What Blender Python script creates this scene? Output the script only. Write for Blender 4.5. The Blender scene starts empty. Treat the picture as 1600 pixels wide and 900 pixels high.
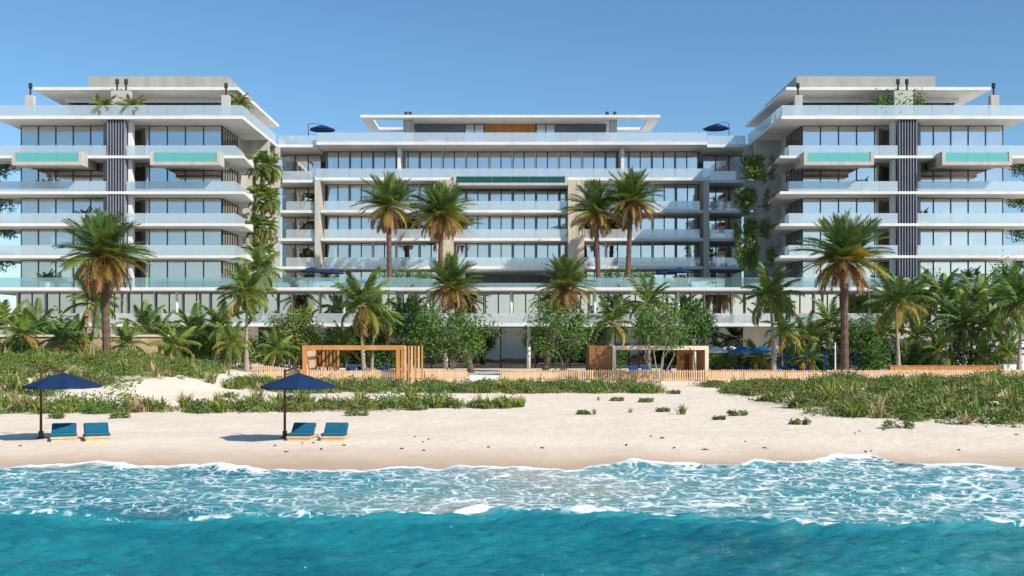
import bpy, math, random
import numpy as np
from mathutils import Matrix, Vector, Euler
R = math.radians
random.seed(7); rng = np.random.default_rng(7)
sc = bpy.context.scene
C = sc.collection
# ------------------------------------------------------------------ camera, sky, sun, exposure
CAMZ = 4.5; FPX = 1700.0; HOR = 530.0            # metres, focal length and horizon row in a 1600 px frame
cd = bpy.data.cameras.new('camera'); cam = bpy.data.objects.new('camera', cd); C.objects.link(cam)
cam.location = (0, 0, CAMZ); cam.rotation_euler = (R(90), 0, 0)
cd.sensor_width = 36; cd.lens = FPX / 1600 * 36; cd.shift_y = (HOR - 450) / 1600
cd.clip_start = 0.5; cd.clip_end = 9000
sc.camera = cam
SUN_EL, SUN_AZ = R(38), R(50)                    # azimuth: to the right of the viewer's back
to_sun = Vector((math.sin(SUN_AZ) * math.cos(SUN_EL), -math.cos(SUN_AZ) * math.cos(SUN_EL), math.sin(SUN_EL)))
w = bpy.data.worlds.new('World'); sc.world = w; w.use_nodes = True
nt = w.node_tree; nt.nodes.clear()
sky = nt.nodes.new('ShaderNodeTexSky'); sky.sky_type = 'NISHITA'; sky.sun_disc = False
sky.sun_elevation = SUN_EL; sky.sun_rotation = math.atan2(to_sun.x, to_sun.y)
sky.altitude = 0; sky.air_density = 0.9; sky.dust_density = 0.5; sky.ozone_density = 4.5
bg = nt.nodes.new('ShaderNodeBackground'); bg.inputs[1].default_value = 0.132
wo = nt.nodes.new('ShaderNodeOutputWorld')
hs = nt.nodes.new('ShaderNodeHueSaturation'); hs.inputs['Saturation'].default_value = 1.10; hs.inputs['Hue'].default_value = 0.492
nt.links.new(sky.outputs[0], hs.inputs['Color']); nt.links.new(hs.outputs[0], bg.inputs[0]); nt.links.new(bg.outputs[0], wo.inputs[0])
ld = bpy.data.lights.new('sun', 'SUN'); ld.energy = 5.0; ld.angle = R(0.53); ld.color = (1.0, 0.95, 0.87)
sun = bpy.data.objects.new('sun', ld); C.objects.link(sun); sun.location = (60, -60, 80)
sun.rotation_euler = (-to_sun).to_track_quat('-Z', 'Y').to_euler()
vs = sc.view_settings; vs.view_transform = 'Standard'; vs.look = 'None'; vs.exposure = 0.13; vs.gamma = 1.0
vs.use_curve_mapping = False
sc.render.engine = 'CYCLES'
cy = sc.cycles
cy.use_denoising = True; cy.max_bounces = 7; cy.diffuse_bounces = 3; cy.glossy_bounces = 3
cy.transparent_max_bounces = 14; cy.transmission_bounces = 3
cy.caustics_reflective = False; cy.caustics_refractive = False; cy.sample_clamp_indirect = 6

# ------------------------------------------------------------------ helpers
def P(px, py, s):                                # a place measured in the photograph at s pixels per metre
    return Vector(((px - 800) / s, FPX / s, CAMZ - (py - HOR) / s))

class MB:
    def __init__(self): self.v = []; self.f = []; self.m = []
    def add(self, vs_, fs_, mi=0):
        o = len(self.v); self.v += [tuple(v) for v in vs_]
        self.f += [tuple(i + o for i in f) for f in fs_]; self.m += [mi] * len(fs_)
    def box(self, x0, x1, y0, y1, z0, z1, mi=0):
        if x0 > x1: x0, x1 = x1, x0
        self.add([(x0,y0,z0),(x1,y0,z0),(x1,y1,z0),(x0,y1,z0),(x0,y0,z1),(x1,y0,z1),(x1,y1,z1),(x0,y1,z1)],
                 [(0,3,2,1),(4,5,6,7),(0,1,5,4),(1,2,6,5),(2,3,7,6),(3,0,4,7)], mi)
    def prism(self, pts, z0, z1, mi=0):
        a = sum(p[0]*q[1]-q[0]*p[1] for p, q in zip(pts, pts[1:]+pts[:1]))
        if a < 0: pts = pts[::-1]
        n = len(pts)
        self.add([(x,y,z0) for x,y in pts] + [(x,y,z1) for x,y in pts],
                 [tuple(range(n))[::-1], tuple(range(n,2*n))] + [(i,(i+1)%n,n+(i+1)%n,n+i) for i in range(n)], mi)
    def tube(self, pts, rad, n=8, cap=True, mi=0):
        pts = [Vector(p) for p in pts]; rings = []
        for i, p in enumerate(pts):
            d = (pts[min(i+1,len(pts)-1)] - pts[max(i-1,0)]).normalized()
            u = d.cross(Vector((0,1,0.01)) if abs(d.y) < 0.9 else Vector((1,0,0))).normalized(); v = d.cross(u)
            r = rad[i] if hasattr(rad, '__len__') else rad
            rings.append([p + (u*math.cos(2*math.pi*k/n) + v*math.sin(2*math.pi*k/n))*r for k in range(n)])
        fs = []
        for i in range(len(pts)-1):
            for k in range(n):
                fs.append((i*n+k, i*n+(k+1)%n, (i+1)*n+(k+1)%n, (i+1)*n+k))
        if cap: fs.append(tuple(range(n))[::-1]); fs.append(tuple((len(pts)-1)*n+k for k in range(n)))
        self.add([q for r_ in rings for q in r_], fs, mi)
    def mesh(self, name, *mats, smooth=False):
        me = bpy.data.meshes.new(name); me.from_pydata(self.v, [], self.f)
        for mm in mats: me.materials.append(M[mm])
        if len(mats) > 1: me.polygons.foreach_set('material_index', self.m)
        if smooth: me.polygons.foreach_set('use_smooth', [True]*len(me.polygons))
        me.update(); return me

def mesh_np(name, V, F, mats, smooth=False, midx=None):
    me = bpy.data.meshes.new(name); V = np.asarray(V, np.float32); F = np.asarray(F, np.int32); k = F.shape[1]
    me.vertices.add(len(V)); me.vertices.foreach_set('co', V.ravel())
    me.loops.add(F.size); me.loops.foreach_set('vertex_index', F.ravel())
    me.polygons.add(len(F)); me.polygons.foreach_set('loop_start', np.arange(0, F.size, k, dtype=np.int32))
    me.polygons.foreach_set('loop_total', np.full(len(F), k, np.int32))
    if smooth: me.polygons.foreach_set('use_smooth', np.ones(len(F), bool))
    for m_ in mats: me.materials.append(M[m_])
    if midx is not None: me.polygons.foreach_set('material_index', np.asarray(midx, np.int32))
    me.update(calc_edges=True); return me

WM = {}
def link(name, data, parent=None, mat=None):     # world matrix `mat`, also under a parent
    o = bpy.data.objects.new(name, data); C.objects.link(o)
    mat = mat or Matrix.Identity(4); o.matrix_basis = mat
    WM[o.name] = mat
    if parent is not None:
        o.parent = parent; o.matrix_parent_inverse = WM[parent.name].inverted()
    return o
def tag(o, label, cat, group=None, kind=None):
    if label: o['label'] = label
    if cat: o['category'] = cat
    if group: o['group'] = group
    if kind: o['kind'] = kind
    return o
def thing(name, label, cat, loc=(0,0,0), group=None, rz=0, sc_=1.0):
    return tag(link(name, None, None, Matrix.Translation(loc) @ Matrix.Rotation(rz,4,'Z') @ Matrix.Scale(sc_,4)), label, cat, group)
def child(name, data, parent, local=None):       # local to the parent
    o = bpy.data.objects.new(name, data); C.objects.link(o); o.parent = parent
    o.matrix_basis = local or Matrix.Identity(4); WM[o.name] = WM[parent.name] @ o.matrix_basis
    return o
_unit = {}
def unit(mat):
    if mat not in _unit:
        b = MB(); b.box(-.5,.5,-.5,.5,-.5,.5); _unit[mat] = b.mesh('block_'+mat, mat)
    return _unit[mat]
def bx(name, x0, x1, y0, y1, z0, z1, mat, parent=None, tilt=0):
    x0, x1 = min(x0,x1), max(x0,x1)
    m_ = Matrix.Translation(((x0+x1)/2,(y0+y1)/2,(z0+z1)/2))
    if tilt: m_ = m_ @ Euler((random.uniform(-tilt,tilt),0,random.uniform(-tilt,tilt))).to_matrix().to_4x4()
    return link(name, unit(mat), parent, m_ @ Matrix.Diagonal((x1-x0,y1-y0,z1-z0,1)))
ORD = ['first','second','third','fourth','fifth','sixth','seventh','eighth','ninth','tenth','eleventh','twelfth','thirteenth','fourteenth','fifteenth','sixteenth','seventeenth','eighteenth','nineteenth','twentieth']

# ------------------------------------------------------------------ materials
M = {}
def node(nt_, t, **kw):
    n = nt_.nodes.new(t)
    for k, v in kw.items():
        if k in n.inputs: n.inputs[k].default_value = v
        else: setattr(n, k, v)
    return n
def base(name):
    m = bpy.data.materials.new(name); m.use_nodes = True; M[name] = m
    return m, m.node_tree, m.node_tree.nodes['Principled BSDF']
def ramp(nt_, src, stops):
    r = nt_.nodes.new('ShaderNodeValToRGB'); e = r.color_ramp.elements
    while len(e) < len(stops): e.new(0.5)
    for el, (p, c) in zip(e, stops): el.position = p; el.color = (*c, 1) if len(c) == 3 else c
    nt_.links.new(src, r.inputs[0]); return r.outputs[0]
def rough_mat(name, c1, c2, scale=1.0, rough=0.8, bump=0.0, bscale=None, stretch=(1,1,1), spec=0.3, island=False, trans=0.0):
    m, t, b = base(name)
    if island:
        g = node(t, 'ShaderNodeNewGeometry'); src = g.outputs['Random Per Island']
    else:
        tc = node(t, 'ShaderNodeNewGeometry'); mp = node(t, 'ShaderNodeMapping'); mp.inputs['Scale'].default_value = stretch
        t.links.new(tc.outputs['Position'], mp.inputs[0])
        n = node(t, 'ShaderNodeTexNoise', Scale=scale, Detail=6.0, Roughness=0.62); t.links.new(mp.outputs[0], n.inputs['Vector']); src = n.outputs['Fac']
    lo, hi = (0.0, 1.0) if island else (0.3, 0.7)
    col = ramp(t, src, [(lo, c1), (hi, c2)])
    t.links.new(col, b.inputs['Base Color'])
    b.inputs['Roughness'].default_value = rough; b.inputs['Specular IOR Level'].default_value = spec
    if bump:
        n2 = node(t, 'ShaderNodeTexNoise', Scale=bscale or scale*6, Detail=5.0); 
        tc2 = node(t, 'ShaderNodeNewGeometry'); t.links.new(tc2.outputs['Position'], n2.inputs['Vector'])
        bp = node(t, 'ShaderNodeBump', Strength=bump, Distance=0.05); t.links.new(n2.outputs['Fac'], bp.inputs['Height']); t.links.new(bp.outputs[0], b.inputs['Normal'])
    if trans:
        tr = node(t, 'ShaderNodeBsdfTranslucent'); t.links.new(col, tr.inputs[0])
        mx = node(t, 'ShaderNodeMixShader'); mx.inputs[0].default_value = trans
        out = t.nodes['Material Output']
        t.links.new(b.outputs[0], mx.inputs[1]); t.links.new(tr.outputs[0], mx.inputs[2]); t.links.new(mx.outputs[0], out.inputs[0])
    return m
rough_mat('concrete', (.64,.625,.595), (.80,.785,.75), .55, .85, .15, 6, (1,1,.6))
rough_mat('concrete_beige', (.42,.395,.35), (.57,.54,.48), .7, .9, .3, 5, (1.6,1.6,.3))
rough_mat('concrete_grey', (.30,.29,.255), (.40,.385,.345), .7, .9, .3, 5, (1.6,1.6,.3))
rough_mat('travertine', (.42,.36,.27), (.62,.55,.43), .9, .85, .4, 3, (1,1,.35))
rough_mat('white_paint', (.74,.73,.70), (.82,.81,.78), .4, .7)
rough_mat('fin_metal', (.21,.222,.26), (.27,.28,.315), .7, .45, spec=.5)
rough_mat('frame_metal', (.07,.074,.083), (.105,.11,.12), 1, .4, spec=.5)
rough_mat('interior_wall', (.28,.285,.29), (.46,.46,.455), .25, .9)
rough_mat('interior_curtain', (.45,.44,.42), (.62,.60,.57), 2.0, .9, stretch=(4,4,.05))
rough_mat('black_metal', (.012,.012,.013), (.03,.03,.032), 2, .4, spec=.5)
rough_mat('wood_orange', (.42,.17,.045), (.60,.28,.09), 1.6, .65, .2, 9, (2,2,.25), island=False)
rough_mat('wood_brown', (.20,.085,.03), (.31,.14,.055), 1.6, .65, .2, 9, (3,3,.3))
rough_mat('wood_pale', (.56,.35,.18), (.72,.50,.29), 2.4, .75, .2, 9, (3,3,.3))
rough_mat('wood_pink', (.60,.40,.27), (.74,.54,.38), 2.0, .75, .2, 9, (3,3,.3))
rough_mat('cream_render', (.70,.58,.42), (.80,.68,.52), 1, .8)
rough_mat('stone_wall', (.45,.30,.16), (.62,.47,.30), 1.3, .9, .5, 3)
rough_mat('navy_canvas', (.005,.022,.072), (.009,.034,.105), 2, .85, .2, 12, trans=.1)
rough_mat('blue_canvas', (.010,.10,.30), (.015,.14,.38), 2, .85, .2, 12, trans=.15)
rough_mat('white_canvas', (.62,.62,.60), (.72,.72,.70), 2, .85, trans=.2)
rough_mat('teal_fabric', (.003,.075,.14), (.008,.13,.21), 22, .9, .4, 40)
rough_mat('teal_piping', (.006,.20,.28), (.012,.26,.34), 9, .9)
rough_mat('blue_fabric', (.006,.035,.13), (.012,.06,.20), 5, .9)
rough_mat('wood_dark', (.09,.03,.015), (.15,.05,.025), 3, .6, .2, 20)
rough_mat('terracotta', (.42,.12,.04), (.55,.18,.07), 2, .85)
rough_mat('bark_date', (.075,.045,.032), (.20,.125,.085), 5, .95, .9, 7, (1,1,3))
rough_mat('bark_coconut', (.24,.19,.15), (.42,.35,.28), 3, .95, .5, 8, (1,1,4))
rough_mat('bark_pale', (.26,.21,.15), (.44,.37,.28), 3, .95, .4, 12)
rough_mat('frond_green', (0.057,0.119,0.027), (0.155,0.237,0.054), island=True, rough=.5, spec=.4, trans=.22)
rough_mat('frond_lime', (0.140,0.218,0.028), (0.280,0.342,0.052), island=True, rough=.5, spec=.4, trans=.28)
rough_mat('frond_yellow', (.30,.21,.035), (.50,.33,.065), island=True, rough=.6, trans=.25)
rough_mat('frond_brown', (.26,.13,.055), (.48,.27,.13), island=True, rough=.85, trans=.15)
rough_mat('frond_coconut', (0.081,0.163,0.030), (0.207,0.299,0.054), island=True, rough=.5, spec=.4, trans=.25)
rough_mat('rachis', (.20,.19,.06), (.30,.27,.09), 3, .6)
rough_mat('leaf_tree', (0.062,0.140,0.028), (0.181,0.280,0.066), island=True, rough=.7, spec=.12, trans=.25)
rough_mat('leaf_dark', (0.041,0.108,0.027), (0.115,0.209,0.049), island=True, rough=.7, spec=.12, trans=.2)
rough_mat('leaf_lime', (0.108,0.174,0.036), (0.240,0.288,0.078), island=True, rough=.7, spec=.12, trans=.25)
rough_mat('dune_leaf', (0.078,0.150,0.031), (0.260,0.312,0.091), island=True, rough=.7, spec=.12, trans=.25)
rough_mat('dune_blade', (0.132,0.204,0.048), (0.384,0.384,0.144), island=True, rough=.6, trans=.25)
rough_mat('leaf_olive', (.11,.13,.035), (.26,.26,.085), island=True, rough=.7, spec=.12, trans=.25)
rough_mat('dune_dry', (.32,.22,.10), (.55,.42,.22), island=True, rough=.8, trans=.2)
rough_mat('seaweed', (.03,.02,.012), (.10,.065,.035), 8, .9)
rough_mat('paving', (.52,.46,.37), (.62,.55,.45), 1.2, .85, .2, 8)

def glass_mat(name, tint, refl, rtint=(.88,.94,1.0)):
    m, t, b = base(name); t.nodes.remove(b); out = t.nodes['Material Output']
    g = node(t, 'ShaderNodeBsdfGlossy'); g.inputs['Color'].default_value = (*rtint,1); g.inputs['Roughness'].default_value = 0.015
    n = node(t, 'ShaderNodeTexNoise', Scale=0.35, Detail=2.0); ge = node(t, 'ShaderNodeNewGeometry'); t.links.new(ge.outputs['Position'], n.inputs['Vector'])
    bp = node(t, 'ShaderNodeBump', Strength=0.03, Distance=0.2); t.links.new(n.outputs['Fac'], bp.inputs['Height']); t.links.new(bp.outputs[0], g.inputs['Normal'])
    tr = node(t, 'ShaderNodeBsdfTransparent'); tr.inputs[0].default_value = (*tint,1)
    lw = node(t, 'ShaderNodeLayerWeight', Blend=0.35)
    mr = node(t, 'ShaderNodeMapRange'); mr.inputs[3].default_value = refl; mr.inputs[4].default_value = 0.95
    t.links.new(lw.outputs['Fresnel'], mr.inputs[0])
    mx = node(t, 'ShaderNodeMixShader'); t.links.new(mr.outputs[0], mx.inputs[0]); t.links.new(tr.outputs[0], mx.inputs[1]); t.links.new(g.outputs[0], mx.inputs[2]); t.links.new(mx.outputs[0], out.inputs[0])
glass_mat('window_glass', (.74,.77,.77), .60, (.97,.92,.89))
glass_mat('dark_glass', (.30,.34,.36), .12)
def frost_mat(name, col, cover, refl, tint):
    m, t, b = base(name); t.nodes.remove(b); out = t.nodes['Material Output']
    d = node(t, 'ShaderNodeBsdfDiffuse'); d.inputs[0].default_value = (*col,1)
    tl = node(t, 'ShaderNodeBsdfTranslucent'); tl.inputs[0].default_value = (*col,1)
    dd = node(t, 'ShaderNodeMixShader'); dd.inputs[0].default_value = .35; t.links.new(d.outputs[0], dd.inputs[1]); t.links.new(tl.outputs[0], dd.inputs[2])
    tr = node(t, 'ShaderNodeBsdfTransparent'); tr.inputs[0].default_value = (*tint,1)
    a = node(t, 'ShaderNodeMixShader'); a.inputs[0].default_value = cover; t.links.new(tr.outputs[0], a.inputs[1]); t.links.new(dd.outputs[0], a.inputs[2])
    g = node(t, 'ShaderNodeBsdfGlossy'); g.inputs['Roughness'].default_value = .03
    b2 = node(t, 'ShaderNodeMixShader'); b2.inputs[0].default_value = refl; t.links.new(a.outputs[0], b2.inputs[1]); t.links.new(g.outputs[0], b2.inputs[2]); t.links.new(b2.outputs[0], out.inputs[0])
frost_mat('guard_glass', (.90,.95,.97), .47, .20, (.84,.94,.96))
frost_mat('guard_clear', (.60,.82,.86), .12, .20, (.72,.90,.92))
frost_mat('pool_teal', (.20,.66,.60), .85, .14, (.3,.9,.85))
frost_mat('pool_green', (.002,.10,.065), .92, .08, (.1,.5,.4))
frost_mat('screen_blue', (.05,.20,.34), .8, .15, (.3,.5,.7))

# ------------------------------------------------------------------ terrain
def sm(a, b, x):
    t = np.clip((np.asarray(x, float)-a)/(b-a), 0, 1); return t*t*(3-2*t)
_nz = [(rng.uniform(-1,1,2), rng.uniform(0,6.28)) for _ in range(60)]
def fbm(X, Y, sc0, oct_=4, off=0):
    r = 0; a = 1; tot = 0; f = 1/sc0
    for o in range(oct_):
        q = 0
        for k in range(4):
            d, ph = _nz[(off*7+o*4+k) % 60]; d = d/np.linalg.norm(d)
            q = q + np.sin((X*d[0]+Y*d[1])*f*6.28 + ph + 1.7*np.sin((X*d[1]-Y*d[0])*f*2.9+ph*2))
        r = r + a*q/4; tot += a; a *= .5; f *= 2.03
    return r/tot
BY = [-4000,0,20,30,36,38.6,41,44.7,55,70,90,100,112,9000]
BZ = [-6,-2.6,-1.5,-.6,-.16,0,.20,.42,.50,.60,.72,1.0,1.07,1.07]
def dune_left(X, Y):
    return (2.05+.35*fbm(X,Y,9,2,18))*sm(-15.5,-33,X+1.5*fbm(X,Y,23,2,3))*sm(61,78,Y+2*fbm(X,Y,17,2,1))*(1-.62*sm(88,104,Y))
def dune_right(X, Y):
    return (.72+.42*fbm(X,Y,8.5,2,17))*sm(14,24,X+1.5*fbm(X,Y,19,2,4))*sm(50,70,Y+.45*(X-20))*(1-sm(74,88,Y))
def H(X, Y):
    X = np.asarray(X, float); Y = np.asarray(Y, float)
    z = np.interp(Y, BY, BZ) + dune_left(X,Y) + dune_right(X,Y)
    on = sm(41,50,Y)*(1-sm(96,104,Y))
    return z + on*(.10*fbm(X,Y,11,3,2)) + .035*sm(44,50,Y)*(1-sm(93,99,Y))*fbm(X,Y,1.6,2,5)
def h(x, y): return float(H(x, y))
def lines(core, step, far, g=1.35):
    a = np.arange(core[0], core[1]+step/2, step); out = list(a); s = step; x = a[-1]
    while x < far[1]: s *= g; x += s; out.append(x)
    s = step; x = a[0]; pre = []
    while x > far[0]: s *= g; x -= s; pre.append(x)
    return np.array(pre[::-1]+out)
def grid(xs, ys, zf):
    X, Y = np.meshgrid(xs, ys); Z = zf(X, Y); nx, ny = len(xs), len(ys)
    i = np.arange(nx*ny).reshape(ny, nx)
    F = np.stack([i[:-1,:-1], i[:-1,1:], i[1:,1:], i[1:,:-1]], -1).reshape(-1,4)
    return np.stack([X,Y,Z],-1).reshape(-1,3), F
m, t, b = base('sand')
ge = node(t,'ShaderNodeNewGeometry'); sx = node(t,'ShaderNodeSeparateXYZ'); t.links.new(ge.outputs['Position'], sx.inputs[0])
n1 = node(t,'ShaderNodeTexNoise', Scale=.35, Detail=8.0, Roughness=.7); t.links.new(ge.outputs['Position'], n1.inputs['Vector'])
n2 = node(t,'ShaderNodeTexNoise', Scale=9.0, Detail=6.0, Roughness=.7); t.links.new(ge.outputs['Position'], n2.inputs['Vector'])
dry = ramp(t, n1.outputs['Fac'], [(.3,(.72,.60,.47)),(.7,(.82,.71,.57))])
wetc = ramp(t, n1.outputs['Fac'], [(.3,(.54,.36,.23)),(.7,(.63,.44,.29))])
ad = node(t,'ShaderNodeMath', operation='MULTIPLY_ADD'); t.links.new(n1.outputs['Fac'], ad.inputs[0]); ad.inputs[1].default_value = .16; t.links.new(sx.outputs['Z'], ad.inputs[2])
wf = node(t,'ShaderNodeMapRange'); wf.inputs[1].default_value = .10; wf.inputs[2].default_value = .42; wf.inputs[3].default_value = 1; wf.inputs[4].default_value = 0
t.links.new(ad.outputs[0], wf.inputs[0])
mx = node(t,'ShaderNodeMix', data_type='RGBA'); t.links.new(wf.outputs[0], mx.inputs[0]); t.links.new(dry, mx.inputs[6]); t.links.new(wetc, mx.inputs[7])
t.links.new(mx.outputs[2], b.inputs['Base Color'])
rr = node(t,'ShaderNodeMapRange'); rr.inputs[3].default_value = .95; rr.inputs[4].default_value = .28; t.links.new(wf.outputs[0], rr.inputs[0]); t.links.new(rr.outputs[0], b.inputs['Roughness'])
vo = node(t,'ShaderNodeTexVoronoi', Scale=2.3); t.links.new(ge.outputs['Position'], vo.inputs['Vector'])
ms = node(t,'ShaderNodeMath', operation='MULTIPLY_ADD'); t.links.new(vo.outputs['Distance'], ms.inputs[0]); ms.inputs[1].default_value = .8; t.links.new(n2.outputs['Fac'], ms.inputs[2])
bs = node(t,'ShaderNodeMapRange'); bs.inputs[3].default_value = .7; bs.inputs[4].default_value = .04; t.links.new(wf.outputs[0], bs.inputs[0])
bp = node(t,'ShaderNodeBump', Distance=.06); t.links.new(bs.outputs[0], bp.inputs['Strength']); t.links.new(ms.outputs[0], bp.inputs['Height']); t.links.new(bp.outputs[0], b.inputs['Normal'])
b.inputs['Specular IOR Level'].default_value = .25

V, F = grid(lines((-62,62), .45, (-4000,4000)), lines((33,104), .3, (-3500,5000)), H)
tag(link('sandy_ground', mesh_np('sandy_ground', V, F, ['sand'], True)), 'pale sand beach rising to dunes', None, kind='structure')

# ------------------------------------------------------------------ sea
SPX = [0,50,150,210,250,330,400,470,560,627,686,716,800,900,940,991,1050,1100,1170,1263,1297,1360,1394,1450,1520,1600]
SPY = [732,727,724,726,728,727,733,731,734,727,733,727,730,734,728,724,727,729,726,723,718,717,724,728,729,731]
SY = [CAMZ*FPX/(y-HOR) for y in SPY]; SX = [(p-800)*Y/FPX for p, Y in zip(SPX, SY)]
def shore(X): return np.interp(X, SX, SY) + .16*np.sin(X*2.1+1) + .10*np.sin(X*5.3) + .05*np.sin(X*11.7+2)
def crest(X): return 25.9 - .055*X + .35*np.sin(X*.42+.6) + .16*np.sin(X*1.1+2)
def bump1(X, c, wd): return np.exp(-((X-c)/wd)**2)
waves = []
for k in range(84):
    lam = math.exp(rng.uniform(math.log(.26), math.log(3.0))); an = rng.normal(0, .26+.12*lam)
    waves.append((math.sin(an)*6.283/lam, math.cos(an)*6.283/lam, rng.uniform(0,6.28), .0105*lam**.85*(2.0 if lam < .6 else (1.1 if lam < 1 else .5))))
def sea_fields(X, Y):
    d = Y - crest(X); ys = shore(X); e = ys - Y
    A = .26 + .10*np.sin(X*.33+2.0) + .05*np.sin(X*.9)
    swell = A*np.where(d < 0, np.exp(-(d/1.9)**2), np.exp(-(d/.55)**2))
    swell = swell + .10*np.exp(-((d+6.5)/1.5)**2)*(.6+.4*np.sin(X*.3)) + .06*np.sin(X*.16+Y*.5)
    rip = np.zeros_like(X)
    for kx, ky, ph, a in waves:
        u = X*kx + Y*ky + ph + .6*np.sin(X*.35+Y*.22)
        rip += a*(np.sin(u) + .25*np.cos(2*u))
    surf = sm(.3,1.5,d)
    rip *= (1-.70*surf)
    nb = fbm(X, Y, 2.4, 3, 6)
    # rolled foam along the water's edge and its breaking heads
    heads = .26*bump1(X,-10.1,.9)+.11*bump1(X,-8.9,.6)+.20*bump1(X,4.3,.45)+.11*bump1(X,5.6,1.0)+.17*bump1(X,8.6,.6)+.16*bump1(X,11.6,1.5)+.09*bump1(X,-13.6,.5)+.10*bump1(X,15.5,1.2)
    edge = np.exp(-((e-.8)/.55)**2)*(.045 + heads + .03*nb) + .05*np.exp(-((e-2.6+.5*nb)/.5)**2)*(.5+.5*np.sin(X*.55+1))
    level = swell + rip*sm(.1,2.2,e) + edge + .03*surf*nb
    bed = H(X, Y)
    z = np.where(e > 0, np.maximum(level, bed+.012+.03*sm(0,1.2,e)), bed-.25*sm(0,.4,-e)-.01)
    # foam cover
    seg = np.clip(bump1(X,-.9,2.6)+.9*bump1(X,1.6,1.3)+.35*bump1(X,-6.0,.8)+.2*bump1(X,-12,.5)+.95*bump1(X,7.4,1.0)+.9*bump1(X,11.3,1.9)+.5*bump1(X,13.5,1.5)+.25, 0, 1)
    cf = np.exp(-((d-.12-.10*nb)/(.07+.17*seg))**2)*seg*(1.02+.35*fbm(X,Y*2.5,1.1,3,10))
    lace = surf*(.25 + .12*nb + .14*fbm(X,Y,5.5,2,8)) * sm(.2,3.2,d)*(.82+.18*sm(-9,4,X))
    lace = lace + .06*surf*sm(0,8,X)
    wash = sm(1.25+.6*nb, .15, e)*1.0 + (heads > .05)*np.exp(-((e-.7)/.55)**2)*1.1
    foam = np.clip(np.maximum(np.maximum(cf, lace), wash), 0, 1)*sm(-.02,.04,e)
    shallow = np.clip(surf*(.26+.22*fbm(X,Y,9,2,9)+.12*sm(2,10,X)+.48*np.exp(-((X-.3)/5.0)**2)) + .30*np.exp(-((d+.2)/.8)**2), 0, 1)
    shallow = np.maximum(shallow, sm(1.6,0,e)*.9)
    return z, foam, shallow
xs = lines((-22,22), .115, (-4000,4000)); ysr = lines((18,41.6), .05, (-4000,43), 1.3)
V, F = grid(xs, ysr, lambda X, Y: sea_fields(X, Y)[0])
X_, Y_ = np.meshgrid(xs, ysr); zz, fo, sh = sea_fields(X_, Y_)
far = np.abs(X_) > 60
m, t, b = base('sea_water')
ge = node(t,'ShaderNodeNewGeometry')
af = node(t,'ShaderNodeAttribute', attribute_name='foam'); ash = node(t,'ShaderNodeAttribute', attribute_name='shallow')
nd = node(t,'ShaderNodeTexNoise', Scale=.16, Detail=4.0); t.links.new(ge.outputs['Position'], nd.inputs['Vector'])
deep = ramp(t, nd.outputs['Fac'], [(.34,(.004,.100,.140)),(.66,(.014,.195,.225))])
shc = ramp(t, ash.outputs['Fac'], [(0,(.005,.135,.19)),(.30,(.022,.235,.265)),(.55,(.12,.29,.29)),(.8,(.28,.33,.29)),(1,(.50,.42,.31))])
mxx = node(t,'ShaderNodeMix', data_type='RGBA'); mr = node(t,'ShaderNodeMapRange'); mr.inputs[2].default_value = .25; t.links.new(ash.outputs['Fac'], mr.inputs[0])
t.links.new(mr.outputs[0], mxx.inputs[0]); t.links.new(deep, mxx.inputs[6]); t.links.new(shc, mxx.inputs[7])
t.links.new(mxx.outputs[2], b.inputs['Base Color']); b.inputs['Roughness'].default_value = .07; b.inputs['IOR'].default_value = 1.33
nr = node(t,'ShaderNodeTexNoise', Scale=2.6, Detail=6.0, Roughness=.62); mp = node(t,'ShaderNodeMapping'); mp.inputs['Scale'].default_value = (.38,1.5,1)
t.links.new(ge.outputs['Position'], mp.inputs[0]); t.links.new(mp.outputs[0], nr.inputs['Vector'])
bp = node(t,'ShaderNodeBump', Strength=1.0, Distance=.16); t.links.new(nr.outputs['Fac'], bp.inputs['Height']); t.links.new(bp.outputs[0], b.inputs['Normal'])
# lace of foam: edges of warped cells, as wide as the cover says
nw = node(t,'ShaderNodeTexNoise', Scale=.9, Detail=5.0); t.links.new(ge.outputs['Position'], nw.inputs['Vector'])
va = node(t,'ShaderNodeVectorMath', operation='MULTIPLY_ADD'); t.links.new(nw.outputs['Color'], va.inputs[0]); va.inputs[1].default_value = (1.15,1.0,0); t.links.new(ge.outputs['Position'], va.inputs[2])
flat = node(t,'ShaderNodeVectorMath', operation='MULTIPLY'); t.links.new(va.outputs[0], flat.inputs[0]); flat.inputs[1].default_value = (.85,1.0,0)
def lacef(scale, wide):
    v = node(t,'ShaderNodeTexVoronoi', Scale=scale); v.feature = 'DISTANCE_TO_EDGE'; t.links.new(flat.outputs[0], v.inputs['Vector'])
    mr_ = node(t,'ShaderNodeMath', operation='MULTIPLY'); t.links.new(af.outputs['Fac'], mr_.inputs[0]); mr_.inputs[1].default_value = wide
    sb = node(t,'ShaderNodeMath', operation='SUBTRACT'); t.links.new(mr_.outputs[0], sb.inputs[0]); t.links.new(v.outputs['Distance'], sb.inputs[1])
    q = node(t,'ShaderNodeMapRange'); q.inputs[1].default_value = -.035; q.inputs[2].default_value = .05; q.inputs[4].default_value = .88; t.links.new(sb.outputs[0], q.inputs[0]); return q.outputs[0]
l1 = lacef(1.6, .20); l2 = lacef(3.4, .09)
mxm = node(t,'ShaderNodeMath', operation='MAXIMUM'); t.links.new(l1, mxm.inputs[0]); t.links.new(l2, mxm.inputs[1])
npz = node(t,'ShaderNodeTexNoise', Scale=.75, Detail=4.0, Roughness=.65); t.links.new(ge.outputs['Position'], npz.inputs['Vector'])
nf = node(t,'ShaderNodeTexNoise', Scale=3.0, Detail=6.0, Roughness=.7); t.links.new(ge.outputs['Position'], nf.inputs['Vector'])
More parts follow.
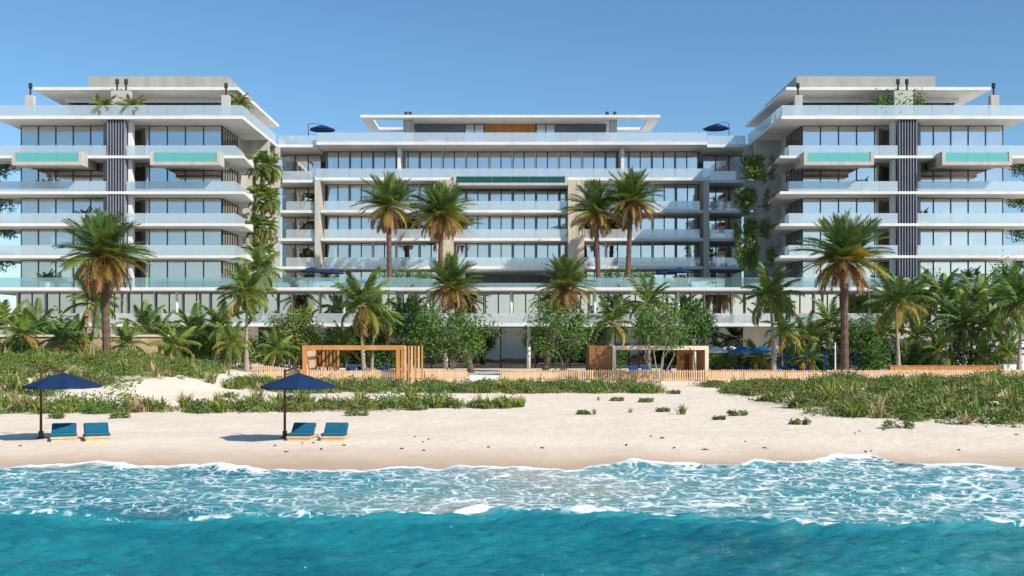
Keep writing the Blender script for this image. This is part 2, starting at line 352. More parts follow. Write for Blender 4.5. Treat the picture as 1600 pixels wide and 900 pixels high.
brk = node(t,'ShaderNodeMapRange'); brk.inputs[1].default_value = .36; brk.inputs[2].default_value = .56; brk.inputs[3].default_value = .10; brk.inputs[4].default_value = 1.0; t.links.new(npz.outputs['Fac'], brk.inputs[0])
lb = node(t,'ShaderNodeMath', operation='MULTIPLY'); t.links.new(mxm.outputs[0], lb.inputs[0]); t.links.new(brk.outputs[0], lb.inputs[1])
so = node(t,'ShaderNodeMath', operation='MULTIPLY_ADD'); t.links.new(nf.outputs['Fac'], so.inputs[0]); so.inputs[1].default_value = .7; t.links.new(af.outputs['Fac'], so.inputs[2])
sol = node(t,'ShaderNodeMapRange'); sol.inputs[1].default_value = 1.02; sol.inputs[2].default_value = 1.22; t.links.new(so.outputs[0], sol.inputs[0])
fm = node(t,'ShaderNodeMath', operation='MAXIMUM'); t.links.new(lb.outputs[0], fm.inputs[0]); t.links.new(sol.outputs[0], fm.inputs[1])
gate = node(t,'ShaderNodeMapRange'); gate.inputs[1].default_value = .03; gate.inputs[2].default_value = .14; t.links.new(af.outputs['Fac'], gate.inputs[0])
fg = node(t,'ShaderNodeMath', operation='MULTIPLY'); t.links.new(fm.outputs[0], fg.inputs[0]); t.links.new(gate.outputs[0], fg.inputs[1])
fd = node(t,'ShaderNodeBsdfPrincipled'); fd.inputs['Base Color'].default_value = (.86,.88,.89,1); fd.inputs['Roughness'].default_value = .8
b3 = node(t,'ShaderNodeBump', Strength=.5, Distance=.06); t.links.new(nf.outputs['Fac'], b3.inputs['Height']); t.links.new(b3.outputs[0], fd.inputs['Normal'])
ms_ = node(t,'ShaderNodeMixShader'); t.links.new(fg.outputs[0], ms_.inputs[0]); t.links.new(b.outputs[0], ms_.inputs[1]); t.links.new(fd.outputs[0], ms_.inputs[2]); t.links.new(ms_.outputs[0], t.nodes['Material Output'].inputs[0])
me = mesh_np('sea', V, F, ['sea_water'], True)
for nm, ar in (('foam', np.where(far, fo*.5, fo)), ('shallow', sh)):
    a = me.attributes.new(nm, 'FLOAT', 'POINT'); a.data.foreach_set('value', ar.astype(np.float32).ravel())
tag(link('sea', me), 'turquoise sea with breaking wave and foam lace', None, kind='structure')

# ------------------------------------------------------------------ building pieces
_frames = {}
def frame_mesh(wd, ht, bar=.07):
    k = (round(wd,2), round(ht,2))
    if k not in _frames:
        q = MB(); a, c = wd/2, ht/2
        q.box(-a,-a+bar,-.06,.06,-c,c); q.box(a-bar,a,-.06,.06,-c,c)
        q.box(-a+bar,a-bar,-.055,.055,c-bar,c); q.box(-a+bar,a-bar,-.055,.055,-c,-c+bar)
        _frames[k] = q.mesh('window_frame', 'frame_metal')
    return _frames[k]
def window(par, x, y, z0, z1, wd, rz=0, glass='window_glass', name='window'):
    ht = z1-z0; mt = Matrix.Translation((x,y,(z0+z1)/2)) @ Matrix.Rotation(rz,4,'Z')
    f = link(name, frame_mesh(wd, ht), par, mt)
    tl = Euler((random.gauss(0,.002),0,random.gauss(0,.003))).to_matrix().to_4x4()
    link('pane', unit(glass), f, mt @ tl @ Matrix.Diagonal((wd-.13, .02, ht-.13, 1)))
def window_row(par, xa, xb, y, z0, z1, n, glass='window_glass'):
    xa, xb = min(xa,xb), max(xa,xb); wd = (xb-xa)/n
    for i in range(n): window(par, xa+wd*(i+.5), y, z0, z1, wd-.01, 0, glass)
def guard(par, p0, p1, z, pitch=2.05, ht=1.15, mat='guard_glass'):
    p0, p1 = Vector(p0), Vector(p1); L = (p1-p0).length; n = max(1, round(L/pitch)); d = (p1-p0)/n
    rz = math.atan2(d.y, d.x)
    for i in range(n):
        c = p0 + d*(i+.5)
        link('balustrade_panel', unit(mat), par, Matrix.Translation((c.x,c.y,z+ht/2)) @ Matrix.Rotation(rz,4,'Z') @ Matrix.Diagonal((d.length-.025,.03,ht,1)))
def slab(name, pts, z, th, par, mat='concrete'):
    q = MB(); q.prism(pts, z-th, z); return link(name, q.mesh(name, mat), par)
def chimney(par, x, y, z0, zs, zt, wd=.8, flues=(0,)):
    s_ = bx('chimney', x-wd/2, x+wd/2, y-.4, y+.4, z0, zs, 'concrete_beige', par)
    for f in flues:
        q = MB(); q.tube([(x+f,y,zs),(x+f,y,zt-.55)], .11, 8); q.tube([(x+f,y,zt-.6),(x+f,y,zt-.5),(x+f,y,zt)], [.13,.21,.21], 8)
        link('flue', q.mesh('flue','black_metal'), s_)

# ------------------------------------------------------------------ the two wings
LZ = [10.3, 13.86, 17.43, 21.0, 25.0, 29.4]
def wing(m):
    side = 'sunlit white-railed' if m > 0 else 'blue-railed'
    W = thing('hotel_wing', 'terraced white apartment wing with hanging %s beside its balconies' % ('dark ivy' if m > 0 else 'palm-like plants'), 'building', (m*44,121.4,10.3), 'stepped wings of the beach hotel')
    def pts(l): return [(m*x,y) for x,y in l]
    for i, z in enumerate(LZ[1:5]):
        slab('floor_slab', pts([(29.9,121.4),(30.7,130.5),(33.6,134.2),(33.6,150),(56.6,150),(56.6,133),(60,130),(61.5,121.4)]), z, .30, W)
    slab('terrace_slab', pts([(30,121.2),(30,146),(34,150),(57.6,150),(57.6,121.2)]), LZ[5], .36, W)
    for i in range(5):
        z0, z1 = LZ[i]+.02, LZ[i+1]-(.32 if i < 4 else .38)
        window_row(W, m*33.35, m*43.75, 125.0, z0, z1, 5)
        window_row(W, m*46.4, m*56.4, 125.0, z0, z1, 5)
        for k in range(6): window(W, m*33.3, 125.75+k*1.1, z0, z1, 1.08, R(90))
        for k in range(4): window(W, m*56.45, 126.1+k*2.0, z0, z1, 1.95, R(90))
        # concrete behind the glazing, curtains, blade walls
        bx('core_wall', m*36, m*53, 134, 134.4, z0, z1, 'interior_wall', W)
        bx('side_wall', m*33.2, m*33.6, 131.9, 150, z0, z1, 'concrete_beige', W)
        for k in range(3):
            cx = random.choice([34.2, 36.5, 40.2, 42.9, 47.0, 49.5, 53.6]); bx('curtain', m*cx, m*(cx+random.uniform(.6,1.6)), 125.5, 125.65, z0, z1-.1, 'interior_curtain', W)
        bx('party_wall', m*42.72, m*43.15, 122.3, 123.2, z0, z1, 'white_paint', W)
        bx('party_wall', m*45.25, m*46.35, 123.4, 125.6, z0, z1, 'fin_metal', W)
        bx('fin_backing', m*43.2, m*45.2, 121.95, 122.1, z0, z1, 'fin_metal', W)
        for k in range(7): bx('louvre_fin', m*(43.25+k*.31), m*(43.25+k*.31+.09), 121.45, 121.93, z0, z1, 'fin_metal', W)
        bx('blade_wall', m*30.3 if i < 4 else m*29.95, m*33.2, 134.2, 134.6, z0-.02, z1+.02, 'concrete_beige', W)
        bx('blade_wall', m*29.6, m*31.3, 138.6, 139.0, z0-.02, z1+.02, 'concrete_beige', W)
        if i:
            z = LZ[i]
            guard(W, (m*30.9,121.55,0), (m*43.1,121.55,0), z)
            guard(W, (m*45.3,121.55,0), (m*61.2,121.55,0), z)
            guard(W, (m*30.9,121.6,0), (m*31.3,127.4,0), z)
            bx('planter_box', m*30.55, m*32.2, 127.6, 130.2, z+.01, z+.55, 'terracotta' if m > 0 else 'concrete', W)
            bx('planter_box', m*58.6, m*60.6, 125.6, 128.5, z+.01, z+.5, 'concrete', W)
    z = LZ[5]
    guard(W, (m*30.1,121.35,0), (m*57.4,121.35,0), z, 2.05, 1.2)
    guard(W, (m*30.1,121.4,0), (m*30.1,138.8,0), z, 2.05, 1.2)
    # cantilevered plunge pools
    for xa, xb in ((32.1,39.8),(47.3,55.0)):
        q = MB(); z = LZ[4]
        q.box(m*xa, m*xb, 119.6, 121.38, z-1.35, z-.98); q.box(m*xa, m*(xa+.38), 119.6, 121.38, z-.98, z+.14); q.box(m*(xb-.38), m*xb, 119.6, 121.38, z-.98, z+.14)
        q.box(m*(xa+.38), m*(xb-.38), 121.2, 121.38, z-.98, z+.05); q.box(m*(xa+.3), m*(xb-.3), 121.38, 124.7, z-1.1, z-.31)
        pl = link('pool_trough', q.mesh('pool_trough','concrete_beige'), W)
        n = 3; wd = (xb-xa-.78)/n
        for k in range(n): bx('pool_window', m*(xa+.39+k*wd), m*(xa+.39+(k+1)*wd-.02), 119.66, 119.76, z-.97, z+.03, 'pool_teal', pl)
    # penthouse under its canopy
    z = 33.2
    slab('canopy', pts([(31.2,123.8),(31.2,145.6),(54.5,145.6),(54.5,123.8)]), z, .34, W)
    q = MB(); q.box(m*33.4, m*52.6, 128.0, 128.2, z-.85, z-.36); q.box(m*52.4, m*52.6, 128.2, 140, z-.85, z-.36)
    link('fascia', q.mesh('fascia','white_paint'), W)
    window_row(W, m*33.4, m*52.4, 130.2, LZ[5]+.02, z-.4, 9, 'dark_glass')
    bx('core_wall', m*33.4, m*52.4, 136, 136.3, LZ[5], z-.4, 'interior_wall', W)
    bx('canopy_post', m*52.0, m*52.25, 128.5, 128.75, LZ[5], z-.4, 'frame_metal', W)
    slab('roof_plant_room', pts([(33.2,127),(33.2,143),(49.4,143),(49.4,127)]), 35.2, 2.0, W, 'concrete_grey')
    chimney(W, m*44.1, 122.9, LZ[5], 32.5, 33.85, 2.1, (-.5*m,.5*m))
    chimney(W, m*32.3, 122.9, LZ[5], 32.0, 33.4, .85)
    chimney(W, m*54.4, 122.9, LZ[5], 32.0, 33.4, .9)
    return W
wing(-1); wing(1)

# ------------------------------------------------------------------ central block
CB = thing('hotel_block', 'wide central apartment block with green-fronted pool and flat canopy roof', 'building', (0,141,10.3))
CZ = [10.3, 13.84, 17.45, 21.06, 25.2, 29.6]
YF = 139.3; YG = 142.9
for z in CZ[1:4]: slab('floor_slab', [(-24.5,YF),(24.5,YF),(24.5,152),(-24.5,152)], z, .34, CB)
slab('floor_slab', [(-25.2,YF-.1),(25.2,YF-.1),(25.2,152),(-25.2,152)], CZ[4], .38, CB)
slab('terrace_slab', [(-24.9,YF-.9),(24.9,YF-.9),(24.9,152),(-24.9,152)], CZ[5], .36, CB)
for m in (-1,1):
    slab('terrace_slab', [(m*24.95,YF-.2),(m*29.95,YF-.2),(m*29.95,152),(m*24.95,152)], CZ[5]-.2, .36, CB)
    for z in CZ[1:4]+[CZ[4]-.25]: slab('balcony_slab', [(m*25.3,YF+.3),(m*30.6,YF+.3),(m*30.6,152),(m*25.3,152)], z, .34, CB)
    bx('end_wall', m*24.55, m*25.25, YF-.05, 145.5, CZ[0], CZ[4]-.39, 'concrete_beige', CB)
    for i in range(5):
        z0, z1 = CZ[i]+.02, CZ[i+1]-(.36 if i < 3 else .62)
        window_row(CB, m*25.35, m*30.5, 144.6, z0, z1, 3)
        if i: guard(CB, (m*25.4,YF+.45,0), (m*(29.0 if i < 4 else 30.4),YF+.45,0), CZ[i]-(.25 if i == 4 else 0), 1.8)
    guard(CB, (m*25.0,YF-.05,0), (m*29.9,YF-.05,0), CZ[5]-.2, 2.0, 1.15)
    bx('core_wall', m*25.3, m*30.5, 151, 151.3, CZ[0], CZ[5]-.6, 'interior_wall', CB)
NB = 16; BW = 48.96/NB
for i in range(4):
    z0, z1 = CZ[i]+.02, CZ[i+1]-(.36 if i < 3 else .40)
    for k in range(NB):
        xa = -24.48 + k*BW
        if i == 0 and 5 < k < 10: continue
        for j in range(2): window(CB, xa+.2+(BW-.2)*(j*.5+.25), YG, z0, z1, (BW-.2)*.5-.01)
        if k: bx('mullion_post', xa-.03, xa+.2, YG-.18, YG+.1, z0, z1, 'white_paint' if k in (2,3,4,12,13,14) else 'fin_metal', CB)
        if random.random() < .35: bx('curtain', xa+.3, xa+random.uniform(.9,2.2), YG+.5, YG+.62, z0, z1, 'interior_curtain', CB)
    if i:
        guard(CB, (-24.1,YF+.12,0), (-9.7,YF+.12,0), CZ[i]); guard(CB, (-7.4,YF+.12,0), (7.1,YF+.12,0), CZ[i]); guard(CB, (9.3,YF+.12,0), (24.1,YF+.12,0), CZ[i])
    bx('core_wall', -24.4, 24.4, 151, 151.3, z0, z1, 'interior_wall', CB)
for k in range(-9, 10):
    if k: bx('partition', k*2.7-.1, k*2.7+.1, 147.4, 151, CZ[4], CZ[5]-.4, 'interior_wall', CB)
bx('core_wall', -24.4, 24.4, 151, 151.3, CZ[4], CZ[5]-.4, 'interior_wall', CB)
guard(CB, (-25.1,YF+.0,0), (25.1,YF+.0,0), CZ[4], 2.05)
guard(CB, (-24.8,YF-.75,0), (24.8,YF-.75,0), CZ[5], 2.05, 1.22)
# top storey glazing
for k in range(NB):
    xa = -24.48 + k*BW
    for j in range(2): window(CB, xa+.14+(BW-.14)*(j*.5+.25), 143.4, CZ[4]+.02, CZ[5]-.38, (BW-.14)*.5-.01)
    bx('mullion_post', xa-.03, xa+.13, 143.2, 143.5, CZ[4]+.02, CZ[5]-.38, 'white_paint' if 4 < k < 12 else 'fin_metal', CB)
for x in (-14.5, 14.2): bx('blade_wall', x-.2, x+.2, YF+.3, 143.1, CZ[4], CZ[5]-.37, 'concrete', CB)
# stone piers and the pool between them
for x0, x1 in ((-9.6,-7.5),(7.15,9.2)):
    q = MB(); q.box(x0, (x0+x1)/2-.03, YF-.75, YF+3.3, CZ[0], CZ[4]-.4); q.box((x0+x1)/2+.03, x1, YF-.75, YF+3.3, CZ[0], CZ[4]-.4); q.box(x0+.1, x1-.1, YF-.7, YF+3.2, CZ[0], CZ[4]-.42)
    link('stone_pier', q.mesh('stone_pier','travertine'), CB)
q = MB(); q.box(-7.45,7.1, YF-.85, YF+3, CZ[4]-1.1, CZ[4]-.79); q.box(-7.45,-7.1, YF-.85, YF-.12, CZ[4]-.79, CZ[4]+.25); q.box(6.75,7.1, YF-.85, YF-.12, CZ[4]-.79, CZ[4]+.25); q.box(-7.1,6.75,YF-.3,YF-.12,CZ[4]-.79,CZ[4])
pl = link('pool_trough', q.mesh('pool_trough','concrete_beige'), CB)
for k in range(6): bx('pool_window', -7.09+k*2.306, -7.09+(k+1)*2.306-.02, YF-.82, YF-.72, CZ[4]-.78, CZ[4]+.02, 'pool_green', pl)
# recess over the podium deck
bx('recess_soffit', -7.4, 7.0, YF+.2, 175, CZ[1]-.48, CZ[1]-.36, 'white_paint', CB)  # beige ceiling coloured white in place of the interior light on it
bx('recess_wall', -7.4, 7.0, 175, 175.4, CZ[0], CZ[1]-.4, 'concrete_beige', CB)
for x in (-7.5, 7.1): bx('recess_wall', x-.1, x+.1, YF+3.4, 175, CZ[0], CZ[1]-.5, 'concrete_beige', CB)
# penthouse and its canopy with the two open corners
z = 33.25
q = MB(); ya, yb = YF+.1, 149.0
q.box(-19.4,19.0, ya, ya+1.6, z-.34, z); q.box(-19.4,19.0, yb-1.5, yb, z-.34, z); q.box(-19.4,-18.0, ya+1.6, yb-1.5, z-.34, z); q.box(17.6,19.0, ya+1.6, yb-1.5, z-.34, z); q.box(-13.8,13.4, ya+1.6, yb-1.5, z-.34, z)
link('canopy', q.mesh('canopy','concrete'), CB)
yw = 143.6; zt = z-.35
for x0, x1, kind in ((-12.9,-6.3,'l'),(-6.2,-3.7,'g'),(-3.6,3.1,'w'),(3.2,5.7,'g'),(5.8,12.5,'l')):
    if kind == 'g': window_row(CB, x0, x1, yw, CZ[5], zt, 2)
    else:
        bx('wall_panel', x0, x1, yw+.1, yw+.3, CZ[5], zt, 'fin_metal' if kind == 'l' else 'wood_brown', CB)
        n = 22 if kind == 'l' else 26; p = (x1-x0)/n
        for k in range(n): bx('louvre_fin' if kind == 'l' else 'plank', x0+k*p+.01, x0+(k+.5 if kind == 'l' else k+1)*p-.015, yw-(.12 if kind == 'l' else .0)-random.uniform(0,.012), yw+.1, CZ[5], zt, 'fin_metal' if kind == 'l' else 'wood_orange', CB)
bx('penthouse_core', -12.9, 12.5, yw+.4, 148, CZ[5], zt-.02, 'interior_wall', CB)
chimney(CB, -13.5, 141.2, CZ[5], 32.9, 34.0, 1.15, (-.25,.3)); chimney(CB, 13.1, 141.2, CZ[5], 32.9, 34.0, 1.0, (-.75,.25))

# ------------------------------------------------------------------ podium
PO = thing('podium', 'two-storey glazed podium with slim white columns below the hotel', 'building', (0,124,1.07))
slab('deck_slab', [(-62,121.2),(55.4,121.2),(55.4,139.2),(62,150),(-62,150)], 10.28, .34, PO)
slab('floor_slab', [(-62,121.6),(55.4,121.6),(55.4,139.2),(-62,139.2)], 6.3, .36, PO)
x = -57.6; k = 0
while x < 54.0:
    for j in range(2): window(PO, x+.1+1.5*(j+.5), 127.0, 6.32, 9.93, 1.49)
    bx('mullion_post', x-.08, x+.09, 126.6, 126.9, 6.32, 9.93, 'white_paint', PO)
    if random.random() < .3: bx('curtain', x+.3, x+1.6, 127.5, 127.6, 6.32, 9.9, 'interior_curtain', PO)
    x += 3.2; k += 1
for k in range(-5, 6):
    q = MB(); xx = -.1+k*9.4; q.tube([(xx,122.4,6.3),(xx,122.4,9.95)], .17, 12); link('column', q.mesh('column','white_paint', smooth=True), PO)
    q = MB(); q.tube([(xx+2,123.6,1.0),(xx+2,123.6,5.95)], .22, 12); link('column', q.mesh('column','concrete', smooth=True), PO)
guard(PO, (-61.5,121.4,0), (-8.2,121.4,0), 10.28, 2.05, 1.1, 'guard_clear'); guard(PO, (-8.1,121.4,0), (4.2,121.4,0), 10.28, 2.05, .5, 'guard_clear'); guard(PO, (4.3,121.4,0), (55.2,121.4,0), 10.28, 2.05, 1.1, 'guard_clear')
guard(PO, (-61.5,121.75,0), (55.2,121.75,0), 6.3, 2.05, 1.1)
bx('core_wall', -61, 55, 134, 134.3, 1.0, 9.9, 'interior_wall', PO)
for k in range(28):
    x = -58 + k*4.05
    if -26 < x < 24 or k % 3: window(PO, x+2, 127.5, 1.07, 5.93, 4.0, 0, 'dark_glass' if abs(x) < 30 else 'window_glass')
    else: bx('wall_panel', x+.02, x+4.0, 127.3, 127.6, 1.0, 5.93, 'concrete', PO)
tag(bx('paved_terrace', -62, 62, 99, 134, .9, 1.13, 'paving'), 'pale stone paving round the pool in front of the hotel', None, kind='structure')
#PLANTS
# ------------------------------------------------------------------ palms
def frond_mesh(name, mat, nleaf, leaf, droop, vee, wid, sag=0.0, seed=0):
    r = np.random.default_rng(seed); n = 12; t = np.linspace(0,1,n+1)
    ang = .12 - droop*t**1.4; dx = np.cos(ang)/n; dz = np.sin(ang)/n
    px = np.concatenate([[0], np.cumsum(dx[:-1])]); pz = np.concatenate([[0], np.cumsum(dz[:-1])])
    V = []; F = []
    w0 = .016*(1-t*.85)
    for i in range(n+1):
        V += [(px[i],-w0[i],pz[i]),(px[i],w0[i],pz[i]),(px[i],0,pz[i]+w0[i]*1.1)]
    for i in range(n):
        for k in range(3): F.append((i*3+k, i*3+(k+1)%3, i*3+3+(k+1)%3, i*3+3+k))
    nr = len(F); up0 = np.array([0,0,1.])
    for j in range(nleaf):
        tt = .10 + .90*(j+.5)/nleaf
        x = np.interp(tt,t,px); z = np.interp(tt,t,pz); a = np.interp(tt,t,ang); T = np.array([math.cos(a),0,math.sin(a)]); N = np.array([-math.sin(a),0,math.cos(a)])
        ll = leaf*(.45+.75*math.sin(math.pi*min(1,.12+.80*tt)))*(1-.30*tt)
        for sd in (-1,1):
            d = T*(.50+.55*tt+r.normal(0,.06)) + np.array([0,sd,0])*(.95-.35*tt) + N*(vee+r.normal(0,.10)); d /= np.linalg.norm(d)
            l = ll*r.uniform(.8,1.12); p0 = np.array([x,0,z]); hw = T*wid*.5 + N*wid*.22
            d2 = d - up0*sag; d2 /= np.linalg.norm(d2)
            p1 = p0 + d*l*.5; p2 = p1 + d2*l*.5; o = len(V)
            V += [tuple(p0-hw*.7), tuple(p0+hw*.7), tuple(p1+hw), tuple(p1-hw), tuple(p2+hw*.12), tuple(p2-hw*.12)]
            F += [(o,o+1,o+2,o+3),(o+3,o+2,o+4,o+5)]
    return mesh_np(name, V, F, [mat,'rachis'], False, [1]*nr+[0]*(len(F)-nr))
FD = {}
for mt in ('frond_green','frond_lime','frond_yellow','frond_brown'):
    FD[mt] = [frond_mesh('date_frond', mt, 40, .27, dr, ve, .024, .15 if mt != 'frond_brown' else .9, k) for k, (dr, ve) in enumerate(((.35,.30),(.75,.22),(1.1,.1)))]
FC = {}
for mt in ('frond_coconut','frond_lime','frond_yellow','frond_green'):
    FC[mt] = [frond_mesh('coconut_frond', mt, 24, .30, dr, -.22, .034, .75, 10+k) for k, dr in enumerate((.7,1.25,1.75))]

def palm(kind, bp, cp, cpy, s, rpx, label, group, zb=None, nf=None, sb=None):
    Y = FPX/s; X = (bp-800)/s; zb = h(X, Y) if zb is None else zb
    if zb < 1.13 and Y > 99: zb = 1.12
    top = Vector(((cp-800)/s - X, random.uniform(-.4,.4), CAMZ-(cpy-HOR)/s - zb)); r = rpx/s
    root = thing('date_palm' if kind == 'd' else 'coconut_palm', label, 'palm tree', (X, Y, zb), group)
    q = MB(); n = 26 if kind == 'd' else 14; pts = []; rad = []
    rb = (.29 if kind == 'd' else .15)*min(1.0, max(.6, top.z/7))
    if sb: rb *= sb
    for i in range(n+1):
        u = i/n; bend = u**1.7 if kind != 'd' else u
        pts.append((top.x*bend + (.10*math.sin(u*4+bp) if kind != 'd' else 0), top.y*bend, -.25 + (top.z+.25)*u))
        if kind == 'd': rr_ = rb*(1.15-.2*u + (.28*max(0,u-.62)/.38)) * (1+.075*(-1)**i)
        else: rr_ = rb*(1.25*(1-u)**3 + .95 - .25*u)*(1+.03*(-1)**i)
        rad.append(rr_)
    q.tube(pts, rad, 9); child('trunk', q.mesh('trunk', 'bark_date' if kind == 'd' else 'bark_coconut', smooth=kind != 'd'), root)
    nf = nf or (random.randint(68,90) if kind == 'd' else 22); tw = random.uniform(-9,9); az0 = random.uniform(0,6.28)
    for i in range(nf):
        u = (i+.5)/nf
        if kind == 'd':
            el = 86 + tw*.6 - 136*u**1.05 + random.gauss(0,8)
            mt = ('frond_green' if random.random() < .85 else 'frond_lime') if u < .56 else ('frond_lime' if u < .68 else ('frond_yellow' if u < .84 else 'frond_brown'))
            v = FD[mt][0 if u < .3 else (1 if u < .7 else 2)]; ln = r*(.88 + 1.1*u if u < .25 else (1.14 if u < .75 else .95))*random.uniform(.92,1.12)
        else:
            el = 80 - 118*u + random.gauss(0,8)
            mt = random.choice(['frond_coconut','frond_coconut','frond_lime','frond_green']) if u < .72 else random.choice(['frond_lime','frond_yellow','frond_coconut','frond_coconut'])
            v = FC[mt][0 if u < .3 else (1 if u < .75 else 2)]; ln = r*random.uniform(1.0,1.3)
        lm = Matrix.Translation(Vector(pts[-1]) + Vector((0,0,-.25*u))) @ Matrix.Rotation(az0+i*2.39996+random.gauss(0,.15),4,'Z') @ Matrix.Rotation(-R(el),4,'Y') @ Matrix.Rotation(random.gauss(0,.35),4,'X') @ Matrix.Scale(ln,4)
        child('frond', v, root, lm)
    if kind == 'c':
        for k in range(5):
            q = MB(); a = k*1.26; q.tube([(0,0,-.16),(0,0,-.06),(0,0,.08),(0,0,.15)], [.03,.12,.12,.03], 6)
            child('coconut', q.mesh('coconut','frond_lime' if k % 2 else 'frond_yellow', smooth=True), root, Matrix.Translation(Vector(pts[-1])+Vector((.24*math.cos(a),.24*math.sin(a),-.25))))
    return root
GD = 'date palms of the beach hotel'; GC = 'coconut palms in the hotel garden'
palm('d',167,163,398,19.5,64,'tall date palm with orange skirt rising from the grassy dune',GD)
palm('d',1320,1317,404,17.5,64,'tall date palm behind the picket fence with shaggy orange skirt',GD,sb=1.1)
palm('d',609,607,320,13.0,46,'date palm on the podium deck, farthest from the other stone pier',GD,10.28)
palm('d',687,690,332,12.9,46,'date palm on the podium deck crossing the lit stone pier',GD,10.28)
palm('d',936,930,328,12.9,46,'date palm on the podium deck before the leaf-shadowed stone pier',GD,10.28)
palm('d',980,986,314,13.0,46,'date palm on the podium deck just past the leaf-shadowed pier',GD,10.28)
palm('d',738,705,446,15.6,44,'leaning date palm behind the tree beside the slatted pergola',GD)
palm('d',850,885,446,15.6,44,'leaning date palm behind the tree beside the plank cabana',GD)
palm('c',568,566,476,16.2,50,'tall coconut palm standing inside the slatted pergola, thicker trunk',GC,nf=28)
palm('c',579,590,498,15.8,42,'slim coconut palm just behind the tall one in the pergola',GC)
palm('c',387,385,458,16.9,46,'coconut palm with grey trunk at the end of the grassy dune',GC,nf=26)
palm('c',1207,1207,462,16.9,44,'pale-trunked coconut palm among the blue garden parasols',GC,nf=26)
palm('c',1402,1400,474,16.4,48,'dark-trunked coconut palm above the low wooden planter wall',GC,nf=28)
palm('c',1594,1592,478,16.6,54,'coconut palm cut by the picture edge beside the white wall',GC,nf=28)
palm('c',1506,1505,508,15.6,48,'twin coconut palm, thicker stem, above the wooden planter wall',GC,nf=26)
palm('c',1514,1526,478,15.2,46,'twin coconut palm, slim taller stem, above the wooden planter wall',GC,nf=24)
palm('c',1013,1013,474,15.4,40,'coconut palm behind the tree in front of the plank cabana',GC,nf=24)
palm('c',143,147,472,17.2,42,'coconut palm with pale trunk leaning beside the dune date palm',GC,nf=24)
palm('c',960,956,502,15.6,40,'coconut palm just behind the plank end of the cabana',GC,nf=22)
palm('c',404,408,420,14.05,36,'small palm on the podium deck under the hanging plants',GC,10.28,nf=22)
LB = [(6,508,16.6,40),(34,522,17.4,34),(60,512,16.2,38),(96,530,17.6,32),(120,528,17.3,36),(196,536,17.6,34),(222,512,16.0,38),(246,520,15.6,36),(272,538,17.3,34),(300,514,15.8,38),(318,524,15.4,36),(346,508,15.7,38),(362,534,17.1,32),(430,546,16.8,30),(474,515,15.3,36),(535,540,15.5,32)]
for i,(p,y,s,r) in enumerate(LB):
    palm('c',p+random.uniform(-6,6),p,y,s,r,'young coconut palm, %s along the garden thicket behind the dune umbrellas' % ORD[i],'young palms of the thicket behind the dune',nf=17,sb=.75)
RB = [(1132,566,16.0,26),(1180,556,15.4,30),(1226,518,15.8,36),(1258,524,15.4,34),(1296,508,15.2,38),(1262,560,16.2,26),(1358,560,15.8,26),(1386,520,15.0,34),(1436,524,15.6,42),(1470,462,14.6,46),(1430,470,14.5,40),(1466,546,16.0,34),(1486,500,15.0,42),(1544,512,15.7,40),(1562,468,14.8,44),(1538,556,16.1,32),(1578,552,15.9,34)]
for i,(p,y,s,r) in enumerate(RB):
    palm('c',p+random.uniform(-7,7),p,y,s,r,'garden coconut palm, %s along the thicket from cabana towards the white wall' % ORD[i],'young palms of the thicket by the pool',nf=18,sb=.75)

# ------------------------------------------------------------------ leaves: clouds of small two-triangle blades
def leaf_cloud(Cn, N, sizes, leaf, ratio=.5, updir=.25, r=None):
    r = r or rng; Cn = np.asarray(Cn, float); k = r.integers(0, len(Cn), N)
    sz = np.asarray(sizes, float)
    p = Cn[k] + r.normal(0, .5, (N,3))*(sz[k] if sz.ndim > 1 else sz[k][:,None])
    s3 = sz[k] if sz.ndim > 1 else sz[k][:,None]
    nn = (p-Cn[k])/s3*1.5 + r.normal(0,.45,(N,3)) + np.array([0,0,.55])   # blades lie on the skin of their clump
    d = np.cross(nn, r.normal(0,1,(N,3))); d /= np.linalg.norm(d,axis=1)[:,None]; d[:,2] += updir*.5; d /= np.linalg.norm(d,axis=1)[:,None]
    q = np.cross(d, nn); q /= np.linalg.norm(q,axis=1)[:,None]
    L = leaf*r.uniform(.6,1.3,N)[:,None]; W = L*ratio*.5
    V = np.stack([p, p+d*L*.5+q*W, p+d*L, p+d*L*.5-q*W], 1).reshape(-1,3)
    return V, np.arange(4*N).reshape(N,4)
